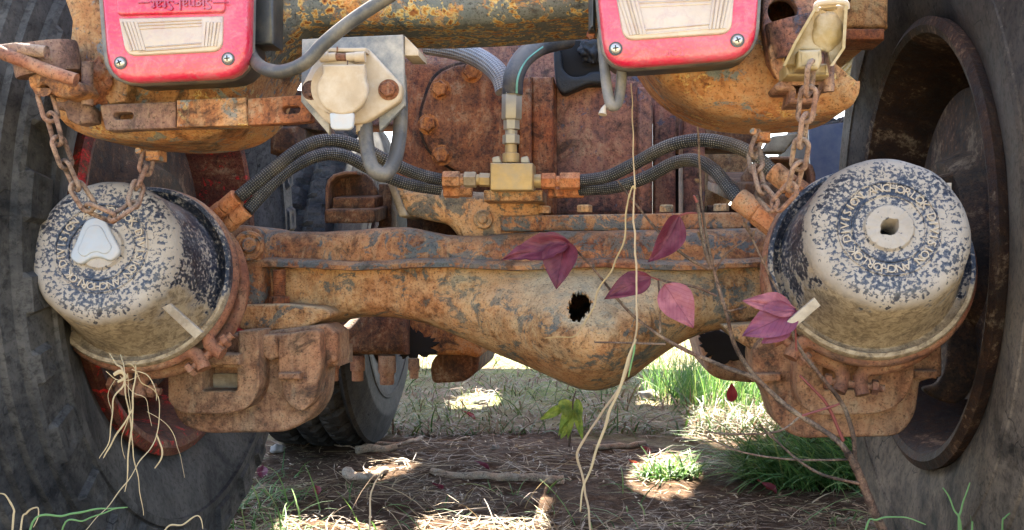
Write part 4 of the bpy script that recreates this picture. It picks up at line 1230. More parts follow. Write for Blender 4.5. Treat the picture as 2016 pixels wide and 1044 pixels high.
# front axle of the bogie, seen beneath
fa = pbox('forward_axle', 640, 600, 800, 700, 0.72, 1.0, 'rust_dark', truck, 0.02, label='dark rusty forward axle seen beneath the housing')
plate('forward_housing', fil([(770, 610), (1060, 600), (1060, 640), (950, 668), (946, 700), (938, 706), (920, 700), (800, 700)], 8), 0.76, 1.1, 'rust', fa, 0.012)
plate('forward_pan', fil([(858, 698), (945, 690), (942, 730), (915, 752), (850, 756), (846, 720)], 12), 0.8, 1.1, 'rust_dark', fa, 0.008)
plate('oil_stain', ragged([(785, 640), (812, 646), (838, 660), (862, 676), (858, 692), (846, 700), (812, 706), (790, 702), (780, 680)], 0.3), 0.757, 0.765, 'void', fa, 0.003)
for x, y0, y1, w in ((656, 690, 750, 13), (704, 700, 750, 14), (762, 700, 757, 17), (815, 706, 745, 11)):
    q, e = P(x, y0, 0.74), P(x, y1, 0.74)
    r = w * (TM @ q).y / F
    b = B()
    L = (q - e).length
    b.lathe([(0, r * 0.78), (L * 0.05, r * 0.82), (L * 0.4, r * 0.82), (L * 0.4, r), (L * 0.5, r * 1.05), (L, r)], 20, frame(e, (0, 0, 1)))
    link('spring_bolt', b.mesh('spring_bolt', 'rust_caliper', 30), fa)
ptube('bent_arm', [(600, 715, 0.5), (668, 668, 0.55), (715, 622, 0.6), (745, 570, 0.62)], 0.014, 'rust_dark', truck, 14)
fr = plate('forward_housing', fil([(1372, 655), (1500, 640), (1520, 740), (1490, 756), (1420, 750), (1392, 735)], 14), 0.6, 0.9, 'rust_caliper', truck, 0.015)
plate('oil_stain', ragged([(1378, 655), (1420, 650), (1460, 656), (1470, 690), (1450, 712), (1405, 714), (1384, 690)], 0.3), 0.597, 0.605, 'void', fr, 0.003)
# upper frame, added shade plate and side rails that shade the underside
rail = pbox('frame_rail', 1655, -160, 1750, 54, -0.1, 0.4, 'tan_tank', truck, 0.006)
pbox('frame_rail_end', 1590, -200, 1740, -70, -0.32, -0.09, 'rust_dark', truck, 0.004)
pbox('frame_rail_lip', 1640, 56, 1742, 78, -0.12, -0.06, 'rust_red', truck, 0.003)
plate('blue_mudflap', [(1592, 250), (1700, 236), (1712, 420), (1600, 430)], 0.9, 0.915, 'blue', truck, 0.003, label='dark blue mudflap between casing and right wheel')
plate('stay_plate', fil([(1520, 268), (1575, 262), (1545, 300), (1500, 300)], 3), 0.3, 0.34, 'mud_cast', truck, 0.003)
spare = empty('spare_wheel')
spare.parent = truck
spare.matrix_local = frame(P(1655, -67, 2.3), (1, 0.1, 0))
link('tyre', tyre_mesh('tyre', 0.385, 0.22, 'rubber_tan', 30, 300, False, 0.25), spare)

# added plate out of view: shades the ground, holes shaped for the sun patches
ZD = 1.9
def shade_sheet():
    def up(p):                                     # ground point -> plate point along the sun ray -> truck plan
        w = Vector((p[0], p[1], 0)) + TO_SUN * (ZD / TO_SUN.z)
        q = TI @ w
        return (q.x, q.y)
    holes_px = [[(540, 1070), (620, 990), (745, 968), (730, 1070)], [(820, 1070), (880, 985), (950, 950), (1070, 955), (1050, 1070)],
                [(640, 948), (700, 925), (815, 908), (800, 930), (720, 948)], [(1240, 945), (1262, 905), (1330, 892), (1372, 915), (1352, 975), (1270, 972)], [(1345, 866), (1380, 800), (1400, 762), (1500, 742), (1600, 770), (1560, 830), (1500, 866)], [(1255, 800), (1280, 770), (1320, 765), (1330, 795)], [(880, 800), (930, 775), (985, 785), (960, 806)]]
    cu = bpy.data.curves.new('shade_sheet', 'CURVE')
    cu.dimensions = '2D'
    cu.fill_mode = 'BOTH'
    outline = [(-1.2, 0.42), (1.2, 0.42), (1.2, 4.5), (-1.2, 4.5)]
    loops = [outline]
    for hp in holes_px:
        q = [up(G(*p)) for p in cr(hp, 6, True)]
        c = Vector((sum(a[0] for a in q) / len(q), sum(a[1] for a in q) / len(q)))
        loops.append([tuple(c + (Vector(a) - c) * (1 + 0.3 * noise.noise(Vector((a[0] * 40, a[1] * 40, 0))))) for a in q][::-1])
    for lp in loops:
        sp = cu.splines.new('POLY')
        sp.points.add(len(lp) - 1)
        for a, b in zip(sp.points, lp):
            a.co = (b[0], b[1], 0, 1)
        sp.use_cyclic_u = True
    cu.extrude = 0.003
    tmp = bpy.data.objects.new('shade_sheet', cu)
    me = bpy.data.meshes.new_from_object(tmp)
    for v in me.vertices:
        v.co.z += ZD
    bpy.data.objects.remove(tmp)
    finish(me, 'rust', 0)
    return link('shade_plate', me, truck, label='added shade plate with sun holes, unseen above the axles')
shade_sheet()

# latches at the ends of the crossmember ----------------------
OFF, K = -0.2, 0.82
def pcyl(name, c, r, h, axis, mat, parent, seg=32, ell=1.0):
    r, h = r * K, h * K
    b = B()
    b.lathe([(-h / 2, r * 0.97), (-h / 2 + 0.002, r), (h / 2 - 0.002, r), (h / 2, r * 0.97)], seg, frame(c, axis) @ Matrix.Diagonal((1, ell, 1, 1)))
    return link(name, b.mesh(name, mat, 40), parent)
la = pcyl('latch_drum', P(92, 118, -0.265), 0.034, 0.031, (-0.15, -0.12, 1), 'rust_latch', truck, ell=0.9)
la['label'] = 'brown drum shaped tailgate latch at the left horn'
ptube('latch_rod', [(-30, 92, -0.3), (40, 118, -0.3), (100, 142, -0.3), (150, 158, -0.298)], 0.0056, 'rust_clamp', la)
plate('latch_cap', fil([(-20, 88), (30, 82), (45, 88), (42, 112), (-20, 106)], 5), -0.3, -0.27, 'rust_latch', la, 0.003)
ptube('latch_pin', [(40, 97, -0.298), (92, 103, -0.298)], 0.0053, 'rust_latch', la)
plate('latch_hook', fil([(52, 152), (70, 142), (90, 146), (112, 158), (155, 160), (166, 180), (150, 190), (115, 192), (92, 182), (70, 184), (56, 172)], 6), -0.285, -0.255, 'rust', la, 0.004, holes=[circ(84, 174, 10, 7)[::-1]])
lump('latch_casting', 190, 162, -0.235, 0.018, (0.85, 0.6, 1.1), 'rust_red', la, 8.1, 0.35)
pcyl('latch_pivot', P(172, 165, -0.262), 0.006, 0.045, (0, 0, 1), 'rust_latch', la)
plate('latch_foot', fil([(104, 198), (160, 196), (178, 214), (180, 240), (150, 246), (132, 236), (126, 216), (106, 214)], 5), -0.245, -0.225, 'rust_latch', la, 0.003)
lr = pcyl('latch_drum', P(1568, 72, -0.25), 0.03, 0.036, (-0.2, -0.12, 1), 'rust_plum', truck, ell=0.9)
lr['label'] = 'brown drum behind the stamped latch at the right horn'
plate('latch_wing', fil([(1512, 95), (1528, 70), (1545, 110), (1556, 150), (1535, 160), (1520, 135)], 5), -0.255, -0.248, 'rust_horn', lr, 0.002)
st = plate('stamped_latch', fil([(1608, 14), (1662, 8), (1668, 16), (1660, 95), (1636, 128), (1630, 100), (1576, 98), (1566, 130), (1544, 128), (1566, 84)], 4), -0.3, -0.295, 'yellowpaint', truck, 0.0015, holes=[circ(1632, 16, 13, 5)[::-1]], label='ochre stamped steel latch holding the right chain')
sd = B()
for pts_ in ([(1608, 12), (1566, 84), (1544, 130)], [(1666, 12), (1661, 95), (1637, 130)]):
    q = []
    for a, b_ in pts_:
        q += [P(a, b_, -0.312), P(a, b_, -0.285)]
    for i in (0, 2):
        t_ = Vector((0.0012, 0, 0))
        sd.add([q[i] - t_, q[i + 1] - t_, q[i + 3] - t_, q[i + 2] - t_, q[i] + t_, q[i + 1] + t_, q[i + 3] + t_, q[i + 2] + t_], [(0, 1, 2, 3), (7, 6, 5, 4), (0, 4, 5, 1), (1, 5, 6, 2), (2, 6, 7, 3), (3, 7, 4, 0)])
link('latch_side', sd.mesh('latch_side', 'yellowpaint', 0), st)
ptube('latch_lip', [(1607, 22, -0.308), (1610, 8, -0.31), (1640, 4, -0.311), (1664, 6, -0.31), (1667, 18, -0.308)], 0.0023, 'beige', st, 8)
lump('latch_tongue', 1628, 62, -0.298, 0.013, (0.95, 0.5, 1.2), 'yellowpaint', st, 2.2, 0.12)
plate('latch_block', fil([(1572, 98), (1618, 96), (1620, 118), (1612, 137), (1570, 135)], 4), -0.312, -0.29, 'yellowpaint', st, 0.003)
plate('latch_seat', fil([(1546, 126), (1630, 124), (1634, 150), (1548, 150)], 3), -0.286, -0.25, 'yellowpaint', st, 0.003)
plate('latch_foot', fil([(1524, 168), (1545, 152), (1640, 150), (1648, 168), (1620, 172), (1612, 202), (1552, 204), (1558, 178), (1530, 178)], 5), -0.262, -0.222, 'rust_latch', st, 0.004)
pcyl('latch_pivot', P(1632, 130, -0.27), 0.005, 0.05, (0, 0, 1), 'rust_latch', st)
# chain eyes under the horns
eyes = []
for px, py in ((296, 302), (1502, 264)):
    e_ = pbox('chain_eye', px - 12, py - 6, px + 16, py + 14, -0.2, -0.18, 'rust_horn', truck, 0.003)
    pcyl('eye_pin', P(px - 20, py - 4, -0.2), 0.0035, 0.012, (0, -1, 0), 'rust_horn', truck)

OFF = 0.0
# ---------------------------------------------------------------- chains (they hang: things of their own)
def link_mesh():
    hl, hw, r = 0.0086, 0.0058, 0.0021
    pts = []
    for k in range(9):
        a = PI * k / 8
        pts.append(Vector((hw * math.cos(a), 0, hl + hw * math.sin(a) * 0.9)))
    for k in range(9):
        a = PI + PI * k / 8
        pts.append(Vector((hw * math.cos(a), 0, -hl + hw * math.sin(a) * 0.9)))
    b = B()
    b.tube(pts, r, 8, closed=True)
    return b.mesh('link', 'rust_chain', 180)
LM = link_mesh()
def chain(path, label, phase=0.5):
    q = [TM @ P(*a) for a in cr(path, 12)]
    L = [0]
    for a, b in zip(q, q[1:]):
        L.append(L[-1] + (b - a).length)
    base = min(q, key=lambda v: v.z)
    root = empty('safety_chain', base)
    pitch = 0.0202
    n = int(L[-1] / pitch)
    for i in range(n):
        s = (i + 0.5) * L[-1] / n
        j = max(k for k in range(len(L)) if L[k] <= s)
        j = min(j, len(q) - 2)
        t = (s - L[j]) / max(1e-9, L[j + 1] - L[j])
        p = q[j].lerp(q[j + 1], t)
        ax = (q[j + 1] - q[j]).normalized()
        m = frame(p, ax, Vector((0, -1, 0.01)))
        m = m @ Matrix.Rotation((0.75 if i % 2 else -0.75) + random.uniform(-0.25, 0.25), 4, 'Z')
        link('link', LM, root, Matrix.Translation(-base) @ m)
    return tag(root, label, 'chain')
chain([(88, 186, -0.475), (105, 245, -0.475), (122, 300, -0.47), (148, 362, -0.46), (180, 408, -0.45), (222, 424, -0.445), (258, 402, -0.435), (274, 360, -0.42), (286, 330, -0.405), (292, 305, -0.395)], 'rusty chain sagging over the cap of the left brake chamber')
chain([(1596, 130, -0.512), (1592, 180, -0.5), (1582, 250, -0.49), (1574, 310, -0.475), (1562, 360, -0.46), (1540, 392, -0.45), (1516, 396, -0.44), (1500, 372, -0.43), (1490, 330, -0.42), (1486, 295, -0.405), (1496, 268, -0.395)], 'rusty chain hanging in a loop left of the right brake chamber')

# ---------------------------------------------------------------- shrub with purple leaves
MAT['leaf_purple'] = leaf_mat('purple_leaf', (0.1, 0.012, 0.026), (0.17, 0.028, 0.05), (0.05, 0.008, 0.016))
MAT['leaf_pink'] = leaf_mat('pink_leaf', (0.3, 0.075, 0.1), (0.4, 0.13, 0.15), (0.18, 0.03, 0.06))
MAT['leaf_mauve'] = leaf_mat('mauve_leaf', (0.18, 0.05, 0.11), (0.26, 0.06, 0.1), (0.12, 0.02, 0.05))
MAT['leaf_red'] = leaf_mat('dead_red_leaf', (0.16, 0.012, 0.018), (0.26, 0.03, 0.03), (0.08, 0.01, 0.01))
MAT['leaf_green'] = leaf_mat('green_leaf', (0.09, 0.16, 0.025), (0.34, 0.38, 0.05), (0.2, 0.28, 0.06))
MAT['leaf_brown'] = leaf_mat('brown_leaf', (0.15, 0.08, 0.04), (0.26, 0.16, 0.09), (0.1, 0.05, 0.03))
MAT['twig'] = rust('twig_bark', ((0.05, 0.032, 0.026), (0.11, 0.07, 0.055), (0.2, 0.14, 0.11)), dust=0.1, scale=3, boost=1.0)
MAT['twig_red'] = plain('red_twig', (0.2, 0.05, 0.045), 0.6, 0.4, 200)
MAT['straw'] = plain('straw', (0.38, 0.28, 0.15), 0.65, 0.5, 45)
MAT['straw_tan'] = plain('straw_tan', (0.36, 0.26, 0.16), 0.65, 0.5, 45)
MAT['grass_green'] = plain('grass_green', (0.1, 0.2, 0.06), 0.6, 0.3, 40)
MAT['wood'] = rust('dead_wood', ((0.17, 0.12, 0.085), (0.29, 0.22, 0.16), (0.4, 0.32, 0.24)), dust=0.2, scale=4)
MAT['stone'] = plain('pebble', (0.22, 0.19, 0.16), 0.85, 0.3, 60)

def leaf_mesh(name, tip, side_w, length, mat, fold=0.5, curl=0.25, seed=0, skew=0.0, prof=None, ragged=0.03):
    """leaf in its own frame: root at origin, tip along +y, face +z"""
    b = B()
    n, mm = 16, 8
    vs, uvs = [], []
    for i in range(n + 1):
        t = i / n
        w = (math.sin(PI * t ** 0.75) ** 0.9) * (1 - 0.25 * t) if prof is None else prof(t)
        for j in range(-mm, mm + 1):
            s = j / mm
            rg = 1 + ragged * noise.noise(Vector((t * 14, s * 3, seed)))
            x = s * w * side_w * rg + skew * side_w * math.sin(PI * t)
            y = t * length
            z = fold * abs(s * w) ** 1.4 * side_w * 0.7 - curl * length * t * t + 0.07 * length * noise.noise(Vector((t * 3.2, s * 1.6, seed + 5))) + 0.02 * length * math.sin(t * 50) * abs(s * w)
            vs.append(Vector((x, y, z)))
            uvs.append((t, s * w))
    fs, fu = [], []
    W2 = 2 * mm + 1
    for i in range(n):
        for j in range(2 * mm):
            q = (i * W2 + j, i * W2 + j + 1, (i + 1) * W2 + j + 1, (i + 1) * W2 + j)
            fs.append(q)
            fu.append([uvs[k] for k in q])
    b.add(vs, fs, fu)
    return b.mesh(name, mat, 180)
def leaf(name, root_px, tip_px, wpx, y0, y1, mat, parent, fold=0.4, curl=0.1, seed=0, face=(0, -1, 0.2), inv=None, label=None, skew=0.0, ragged=0.03, to3d=None):
    a, t = W(root_px[0], root_px[1], y0), W(tip_px[0], tip_px[1], y1)
    ax = t - a
    L = ax.length
    yv = ax.normalized()
    zv = Vector(face)
    zv = (zv - yv * zv.dot(yv)).normalized()
    xv = yv.cross(zv)
    m = Matrix((xv, yv, zv)).transposed().to_4x4()
    m.translation = a - (parent.location if parent else Vector())
    me = leaf_mesh(name, None, wpx / 2 * (y0 + y1) / 2 / F, L, mat, fold, curl, seed, skew, ragged=ragged)
    return link(name, me, parent, m, label=label)
def wtube(name, pts, r, mat, parent, seg=8, n=6, noise_amp=0.0):
    q = []
    for i, a in enumerate(cr(pts, n)):
        v = W(*a[:3])
        if noise_amp:
            v += Vector((noise.noise(v * 40), noise.noise(v * 40 + Vector((5, 0, 0))), noise.noise(v * 40 + Vector((0, 7, 0))))) * noise_amp
        q.append(v - (parent.location if parent else Vector()))
    rs = r
    if isinstance(r, tuple):
        rs = [r[0] + (r[1] - r[0]) * i / (len(q) - 1) for i in range(len(q))]
        rs = [x * (1 + 0.18 * noise.noise(Vector((i * 0.9, 0, x * 900)))) for i, x in enumerate(rs)]
    b = B()
    b.tube(q, rs, seg)
    return link(name, b.mesh(name, mat, 70), parent)
sb0 = Vector((0.415, 1.02, 0.0))
shrub = empty('leafy_shrub', sb0)
tag(shrub, 'bare stemmed shrub with a few purple and pink leaves before the axle', 'shrub')
base_px = (CX + sb0.x / sb0.y * F, CY + H / sb0.y * F)
wtube('stem', [(base_px[0], base_px[1], 1.02), (1775, 1130, 1.0), (1722, 1010, 0.98), (1690, 930, 0.97), (1668, 890, 0.965)], (0.005, 0.0038), 'twig', shrub, noise_amp=0.0008)
wtube('branch', [(1668, 890, 0.965), (1640, 860, 0.965), (1570, 815, 0.96), (1490, 745, 0.955), (1450, 685, 0.95), (1428, 610, 0.945), (1405, 530, 0.94), (1390, 460, 0.935), (1380, 380, 0.93), (1374, 250, 0.925)], (0.0029, 0.001), 'twig', shrub, noise_amp=0.0008)
wtube('branch', [(1684, 905, 0.966), (1676, 840, 0.955), (1655, 790, 0.945), (1610, 735, 0.935), (1570, 680, 0.93), (1545, 600, 0.925), (1510, 530, 0.92), (1470, 445, 0.915)], (0.0024, 0.001), 'twig', shrub, noise_amp=0.001)
wtube('branch', [(1490, 745, 0.955), (1420, 720, 0.945), (1350, 690, 0.94), (1290, 655, 0.935), (1230, 605, 0.93), (1165, 525, 0.925), (1125, 482, 0.92)], (0.0024, 0.0008), 'twig', shrub, noise_amp=0.0006)
wtube('branch', [(1395, 530, 0.94), (1350, 505, 0.935), (1300, 460, 0.93), (1250, 400, 0.925), (1215, 355, 0.92)], (0.0017, 0.0008), 'twig', shrub)
wtube('branch', [(1400, 530, 0.94), (1385, 480, 0.935), (1376, 420, 0.93), (1372, 385, 0.928)], (0.0018, 0.0014), 'twig', shrub)
wtube('twig', [(1300, 655, 0.934), (1299, 600, 0.93), (1296, 552, 0.926)], (0.0012, 0.0009), 'twig', shrub)
wtube('twig', [(1410, 582, 0.943), (1370, 566, 0.935), (1320, 556, 0.928), (1296, 550, 0.926)], (0.0013, 0.0009), 'twig', shrub)
wtube('twig', [(1310, 678, 0.935), (1250, 676, 0.933), (1170, 674, 0.93)], (0.0012, 0.0007), 'twig', shrub)
wtube('twig', [(1408, 535, 0.942), (1430, 500, 0.938), (1480, 465, 0.935)], (0.0011, 0.0007), 'twig', shrub)
wtube('twig', [(1660, 868, 0.965), (1630, 800, 0.955), (1600, 765, 0.95), (1575, 740, 0.948)], (0.0018, 0.0011), 'twig_red', shrub)
wtube('twig', [(1575, 820, 0.96), (1640, 800, 0.95), (1660, 792, 0.948)], (0.0012, 0.0009), 'twig_red', shrub)
wtube('twig', [(1575, 820, 0.96), (1530, 850, 0.955), (1440, 855, 0.95), (1390, 850, 0.945)], (0.0012, 0.0007), 'twig', shrub)
wtube('twig', [(1690, 952, 0.97), (1620, 935, 0.96), (1570, 905, 0.955), (1520, 860, 0.95), (1495, 835, 0.945)], (0.0016, 0.0009), 'twig', shrub)
wtube('twig', [(1676, 905, 0.967), (1560, 905, 0.96), (1460, 890, 0.95), (1390, 860, 0.945)], (0.0012, 0.0007), 'twig', shrub)
wtube('twig', [(1470, 605, 0.93), (1440, 612, 0.935), (1432, 612, 0.942)], (0.0009, 0.0009), 'twig', shrub)
wtube('twig', [(1372, 398, 0.928), (1366, 385, 0.926)], (0.0016, 0.001), 'twig_red', shrub)
leaf('leaf', (1122, 478), (988, 508), 62, 0.915, 0.905, 'leaf_purple', shrub, 0.7, 0.05, 1, (0.1, -1, 0.55), ragged=0.16, label='ragged dark purple leaf')
leaf('leaf', (1112, 476), (1094, 568), 78, 0.915, 0.9, 'leaf_purple', shrub, 0.9, 0.05, 2, (-0.25, -1, 0.25))
leaf('leaf', (1338, 424), (1270, 518), 60, 0.92, 0.91, 'leaf_purple', shrub, 0.8, -0.1, 3, (0.35, -1, 0.2), skew=-0.3)
wtube('leaf_stalk', [(1372, 420, 0.928), (1352, 420, 0.924), (1336, 426, 0.92)], (0.0008, 0.0012), 'twig_red', shrub)
leaf('leaf', (1282, 546), (1190, 588), 56, 0.918, 0.908, 'leaf_purple', shrub, 0.5, 0.04, 4, (0.1, -1, 0.4), skew=0.1)
wtube('leaf_stalk', [(1282, 546, 0.918), (1297, 551, 0.926)], (0.0007, 0.0009), 'twig_red', shrub)
leaf('leaf', (1308, 560), (1366, 645), 78, 0.92, 0.905, 'leaf_pink', shrub, 0.25, 0.06, 5, (-0.1, -1, 0.3), label='pale pink leaf with dark veins')
leaf('leaf', (1566, 610), (1466, 588), 58, 0.915, 0.9, 'leaf_pink', shrub, 0.5, 0.1, 6, (0.1, -1, 0.5))
leaf('leaf', (1568, 612), (1464, 660), 78, 0.912, 0.895, 'leaf_mauve', shrub, 0.45, 0.05, 7, (0.05, -1, 0.35), label='mauve curled leaf beside the right clamp')
leaf('leaf', (1556, 640), (1500, 676), 40, 0.912, 0.9, 'leaf_mauve', shrub, 0.4, 0.05, 9, (0.1, -1, 0.2))
wtube('leaf_stalk', [(1568, 614, 0.914), (1566, 650, 0.922), (1568, 690, 0.93)], (0.0008, 0.001), 'twig_red', shrub)
for px, py, y, tx, ty in ((1478, 462, 0.916, 1462, 434), (1476, 470, 0.916, 1488, 452), (1500, 520, 0.92, 1510, 500), (1376, 360, 0.93, 1366, 352), (1592, 760, 0.95, 1575, 736), (1380, 470, 0.934, 1372, 455)):
    leaf('bud', (px, py), (tx, ty), 9, y, y, 'leaf_brown', shrub, 1.2, 0.0, px)

# ---------------------------------------------------------------- dry stalks in front
def ribbon(name, pts, w, mat, parent, n=8):
    """a flat dry blade: a thin lens-shaped strip along a path"""
    q = [W(*a[:3]) for a in cr(pts, n)]
    q = [v + Vector((noise.noise(v * 55), 0.6 * noise.noise(v * 55 + Vector((9, 0, 0))), noise.noise(v * 55 + Vector((0, 9, 0))))) * 0.0022 - (parent.location if parent else Vector()) for v in q]
    N = len(q)
    w *= 0.46
    ws = [w * (0.3 + 0.7 * math.sin(PI * min(1, 0.2 + 0.8 * i / N)) ** 0.7) * (1 + 0.25 * noise.noise(Vector((i * 0.35, w * 5000, 0)))) for i in range(N)]
    b = B()
    b.tube(q, ws, 6, flat=0.3, ref=Vector((0, 1, 0)))
    return link(name, b.mesh(name, mat, 80), parent)
def stalk(label, strands, base, mat='straw', group=None):
    root = empty('dry_grass_stalk', base)
    for k, (nm, pts, w, *mm) in enumerate(strands):
        ribbon(nm, pts, w, mm[0] if mm else mat, root)
    return tag(root, label, 'dry grass', group)
gb_ = Vector((0.07, 0.93, 0.0))
bp = (CX + gb_.x / gb_.y * F, CY + H / gb_.y * F, 0.93)
stalk('tall bent straw stalk hanging in front of the differential', [
    ('stem', [bp, (1168, 1150, 0.93), (1156, 990, 0.925), (1146, 930, 0.92), (1137, 888, 0.915), (1180, 820, 0.91), (1222, 760, 0.908), (1246, 690, 0.905), (1252, 620, 0.9), (1250, 480, 0.9), (1247, 300, 0.9), (1243, 165, 0.9)], 0.0024, 'straw_tan'),
    ('blade', [(1252, 668, 0.902), (1232, 730, 0.9), (1195, 830, 0.898), (1160, 930, 0.896), (1141, 1005, 0.895)], 0.0027, 'straw'),
    ('blade', [(1250, 372, 0.898), (1243, 368, 0.896), (1238, 400, 0.895), (1228, 470, 0.895), (1205, 530, 0.893), (1172, 578, 0.892), (1168, 610, 0.892), (1140, 655, 0.89), (1110, 664, 0.89), (1072, 668, 0.89)], 0.003, 'straw'),
    ('blade', [(1251, 676, 0.902), (1250, 700, 0.9), (1238, 745, 0.9)], 0.002, 'grass_green')], gb_)
hb0 = W(240, 735, 0.9)
stalk('wisp of pale dry grass dangling below the left brake chamber', [
    ('knot', [(222, 738, 0.9), (236, 732, 0.9), (246, 742, 0.9), (232, 752, 0.9)], 0.004),
    ('blade', [(218, 696, 0.92), (228, 715, 0.91), (240, 728, 0.9), (244, 760, 0.9), (222, 790, 0.9), (216, 860, 0.9), (196, 902, 0.9)], 0.0018),
    ('blade', [(240, 700, 0.92), (244, 730, 0.9), (252, 800, 0.9), (262, 880, 0.9), (272, 960, 0.9), (281, 1014, 0.9)], 0.0015),
    ('blade', [(266, 720, 0.9), (262, 780, 0.9), (258, 850, 0.9), (250, 920, 0.9), (244, 972, 0.9)], 0.0017),
    ('blade', [(248, 718, 0.91), (262, 722, 0.9), (276, 752, 0.9), (306, 772, 0.9), (314, 800, 0.9), (308, 850, 0.9), (298, 880, 0.9), (262, 930, 0.9), (222, 985, 0.9), (170, 1046, 0.9), (110, 1110, 0.9)], 0.0019),
    ('blade', [(306, 856, 0.9), (318, 890, 0.9), (304, 922, 0.9)], 0.0017),
    ('blade', [(262, 800, 0.9), (236, 845, 0.9), (212, 885, 0.9), (204, 902, 0.9)], 0.0017),
    ('blade', [(258, 728, 0.9), (285, 738, 0.9), (305, 765, 0.9), (308, 790, 0.9)], 0.001),
    ('blade', [(236, 740, 0.9), (262, 770, 0.9), (288, 790, 0.9), (296, 842, 0.9)], 0.0007),
    ('blade', [(228, 745, 0.9), (214, 775, 0.9), (218, 812, 0.9)], 0.0006),
    ('blade', [(250, 735, 0.9), (256, 800, 0.9), (240, 860, 0.9), (246, 905, 0.9)], 0.0007),
    ('blade', [(206, 732, 0.9), (226, 746, 0.9), (250, 748, 0.9), (272, 738, 0.9)], 0.0008),
    ('blade', [(290, 812, 0.9), (330, 840, 0.9), (352, 885, 0.9), (363, 940, 0.9)], 0.0006)], hb0)

# ---------------------------------------------------------------- fallen sticks, stones and leaves on the ground
def stick(label, pts, r, mat='wood', stub=None):
    base = G(*pts[0])
    root = empty('fallen_stick', base)
    q = []
    for a in cr(pts, 6):
        g = G(a[0], a[1])
        g.z = ground_h(g.x, g.y) + (r if not isinstance(r, tuple) else r[0]) * 0.7 + (a[2] if len(a) > 2 else 0)
        q.append(g - base)
    rs = [(r[0] + (r[1] - r[0]) * i / (len(q) - 1)) * (1 + 0.25 * noise.noise(Vector((i * 0.5, r[0] * 999, 0)))) for i in range(len(q))]
    b = B()
    b.tube(q, rs, 9)
    link('bark', b.mesh('bark', mat, 60), root)
    return tag(root, label, 'stick')
stick('pale weathered stick lying below the differential', [(850, 930), (900, 938), (980, 946), (1060, 948), (1110, 950)], (0.007, 0.012))
stick('thin straight twig left of the forward tyre', [(580, 862), (640, 875), (705, 886)], (0.003, 0.002))
stick('crooked twig lying against the forward tyre', [(715, 878), (760, 872), (800, 870), (830, 858)], (0.004, 0.006))
stick('short broken branch before the forward tyre', [(700, 890), (740, 888), (780, 884)], (0.012, 0.009))
stick('forked grey driftwood in the sunlit patch', [(682, 938), (720, 948), (760, 932)], (0.012, 0.008))
stick('thin twig lying right of the forward tyre', [(880, 868), (905, 866), (925, 862)], (0.003, 0.0025))
stick('brown twig half buried right of the weed', [(1330, 862), (1400, 868), (1460, 860)], (0.004, 0.003))
stick('slim branch on bare dirt beneath the weed', [(1170, 890), (1230, 884), (1270, 880)], (0.008, 0.006))
def stone(label, px, py, r, seed, mat='stone'):
    b = B()
    c = G(px, py)
    c.z = ground_h(c.x, c.y)
    n = 12
    vs, fs = [], []
    for i in range(n + 1):
        for k in range(2 * n):
            th, ph = PI * i / n, PI * k / n
            v = Vector((math.sin(th) * math.cos(ph), math.sin(th) * math.sin(ph), math.cos(th)))
            q = 1 + 0.45 * noise.noise(v * 1.3 + Vector((seed, 0, 0)))
            vs.append(Vector((v.x * 1.2, v.y, v.z * 0.75)) * r * q)
    for i in range(n):
        for k in range(2 * n):
            l = (k + 1) % (2 * n)
            fs.append((i * 2 * n + k, (i + 1) * 2 * n + k, (i + 1) * 2 * n + l, i * 2 * n + l))
    b.add(vs, fs)
    o = link('stone', b.mesh('stone', mat, 50))
    o.location = c + Vector((0, 0, r * 0.35))
    return tag(o, label, 'stone')
stone('pale stone beside the left rear tyre', 545, 890, 0.015, 1.0)
stone('small tan stone at the sunlit patch edge', 792, 915, 0.012, 2.0)
stone('grey stone in the straw under the differential', 1278, 790, 0.028, 3.0)
stone('blue grey stone at the edge of the far grass', 945, 797, 0.02, 4.0)
stone('grey stone beside the bright far grass', 1345, 775, 0.02, 4.6)
stone('small brown pebble on the bare dirt', 975, 886, 0.009, 5.0)
stone('brown pebble beneath the weed', 1268, 874, 0.009, 6.0)
def fallen(label, px, py, size, rot, mat):
    c = G(px, py)
    c.z = ground_h(c.x, c.y) + 0.006
    me = leaf_mesh('fallen_leaf', None, size * 0.32, size, mat, 0.9, -0.15, px)
    o = link('fallen_leaf', me)
    o.matrix_world = Matrix.Translation(c) @ Matrix.Rotation(rot, 4, 'Z') @ Matrix.Rotation(0.4, 4, 'X')
    return tag(o, label, 'leaf')
fallen('crimson fallen leaf near the forward tyre', 936, 832, 0.05, 1.2, 'leaf_red')
fallen('dark red fallen leaf left of the pale stick', 625, 985, 0.03, 0.3, 'leaf_red')
fallen('purple fallen leaf behind the pale stick', 965, 928, 0.04, 1.6, 'leaf_purple')
fallen('red leaf catching the sun beside green weeds', 1258, 922, 0.035, 2.1, 'leaf_red')
fallen('maroon leaf at the foot of the green tuft', 1530, 975, 0.045, 1.1, 'leaf_red')
fallen('dark red leaf on the dirt below the stick', 870, 972, 0.035, 2.5, 'leaf_purple')
fallen('maroon leaf by the left rear tyre', 516, 945, 0.04, 0.2, 'leaf_purple')
fallen('small red leaf on bare dirt under the weed', 1280, 895, 0.03, 0.7, 'leaf_red')
fallen('brown leaf standing in the near grass at the right tyre', 1862, 1060, 0.05, 0.1, 'leaf_brown')
ro = fallen('round rust red leaf hanging before the bright grass', 1440, 790, 0.05, 0.0, 'leaf_red')
ro.matrix_world = Matrix.Translation(W(1440, 792, 2.6)) @ Matrix.Rotation(1.5, 4, 'X')

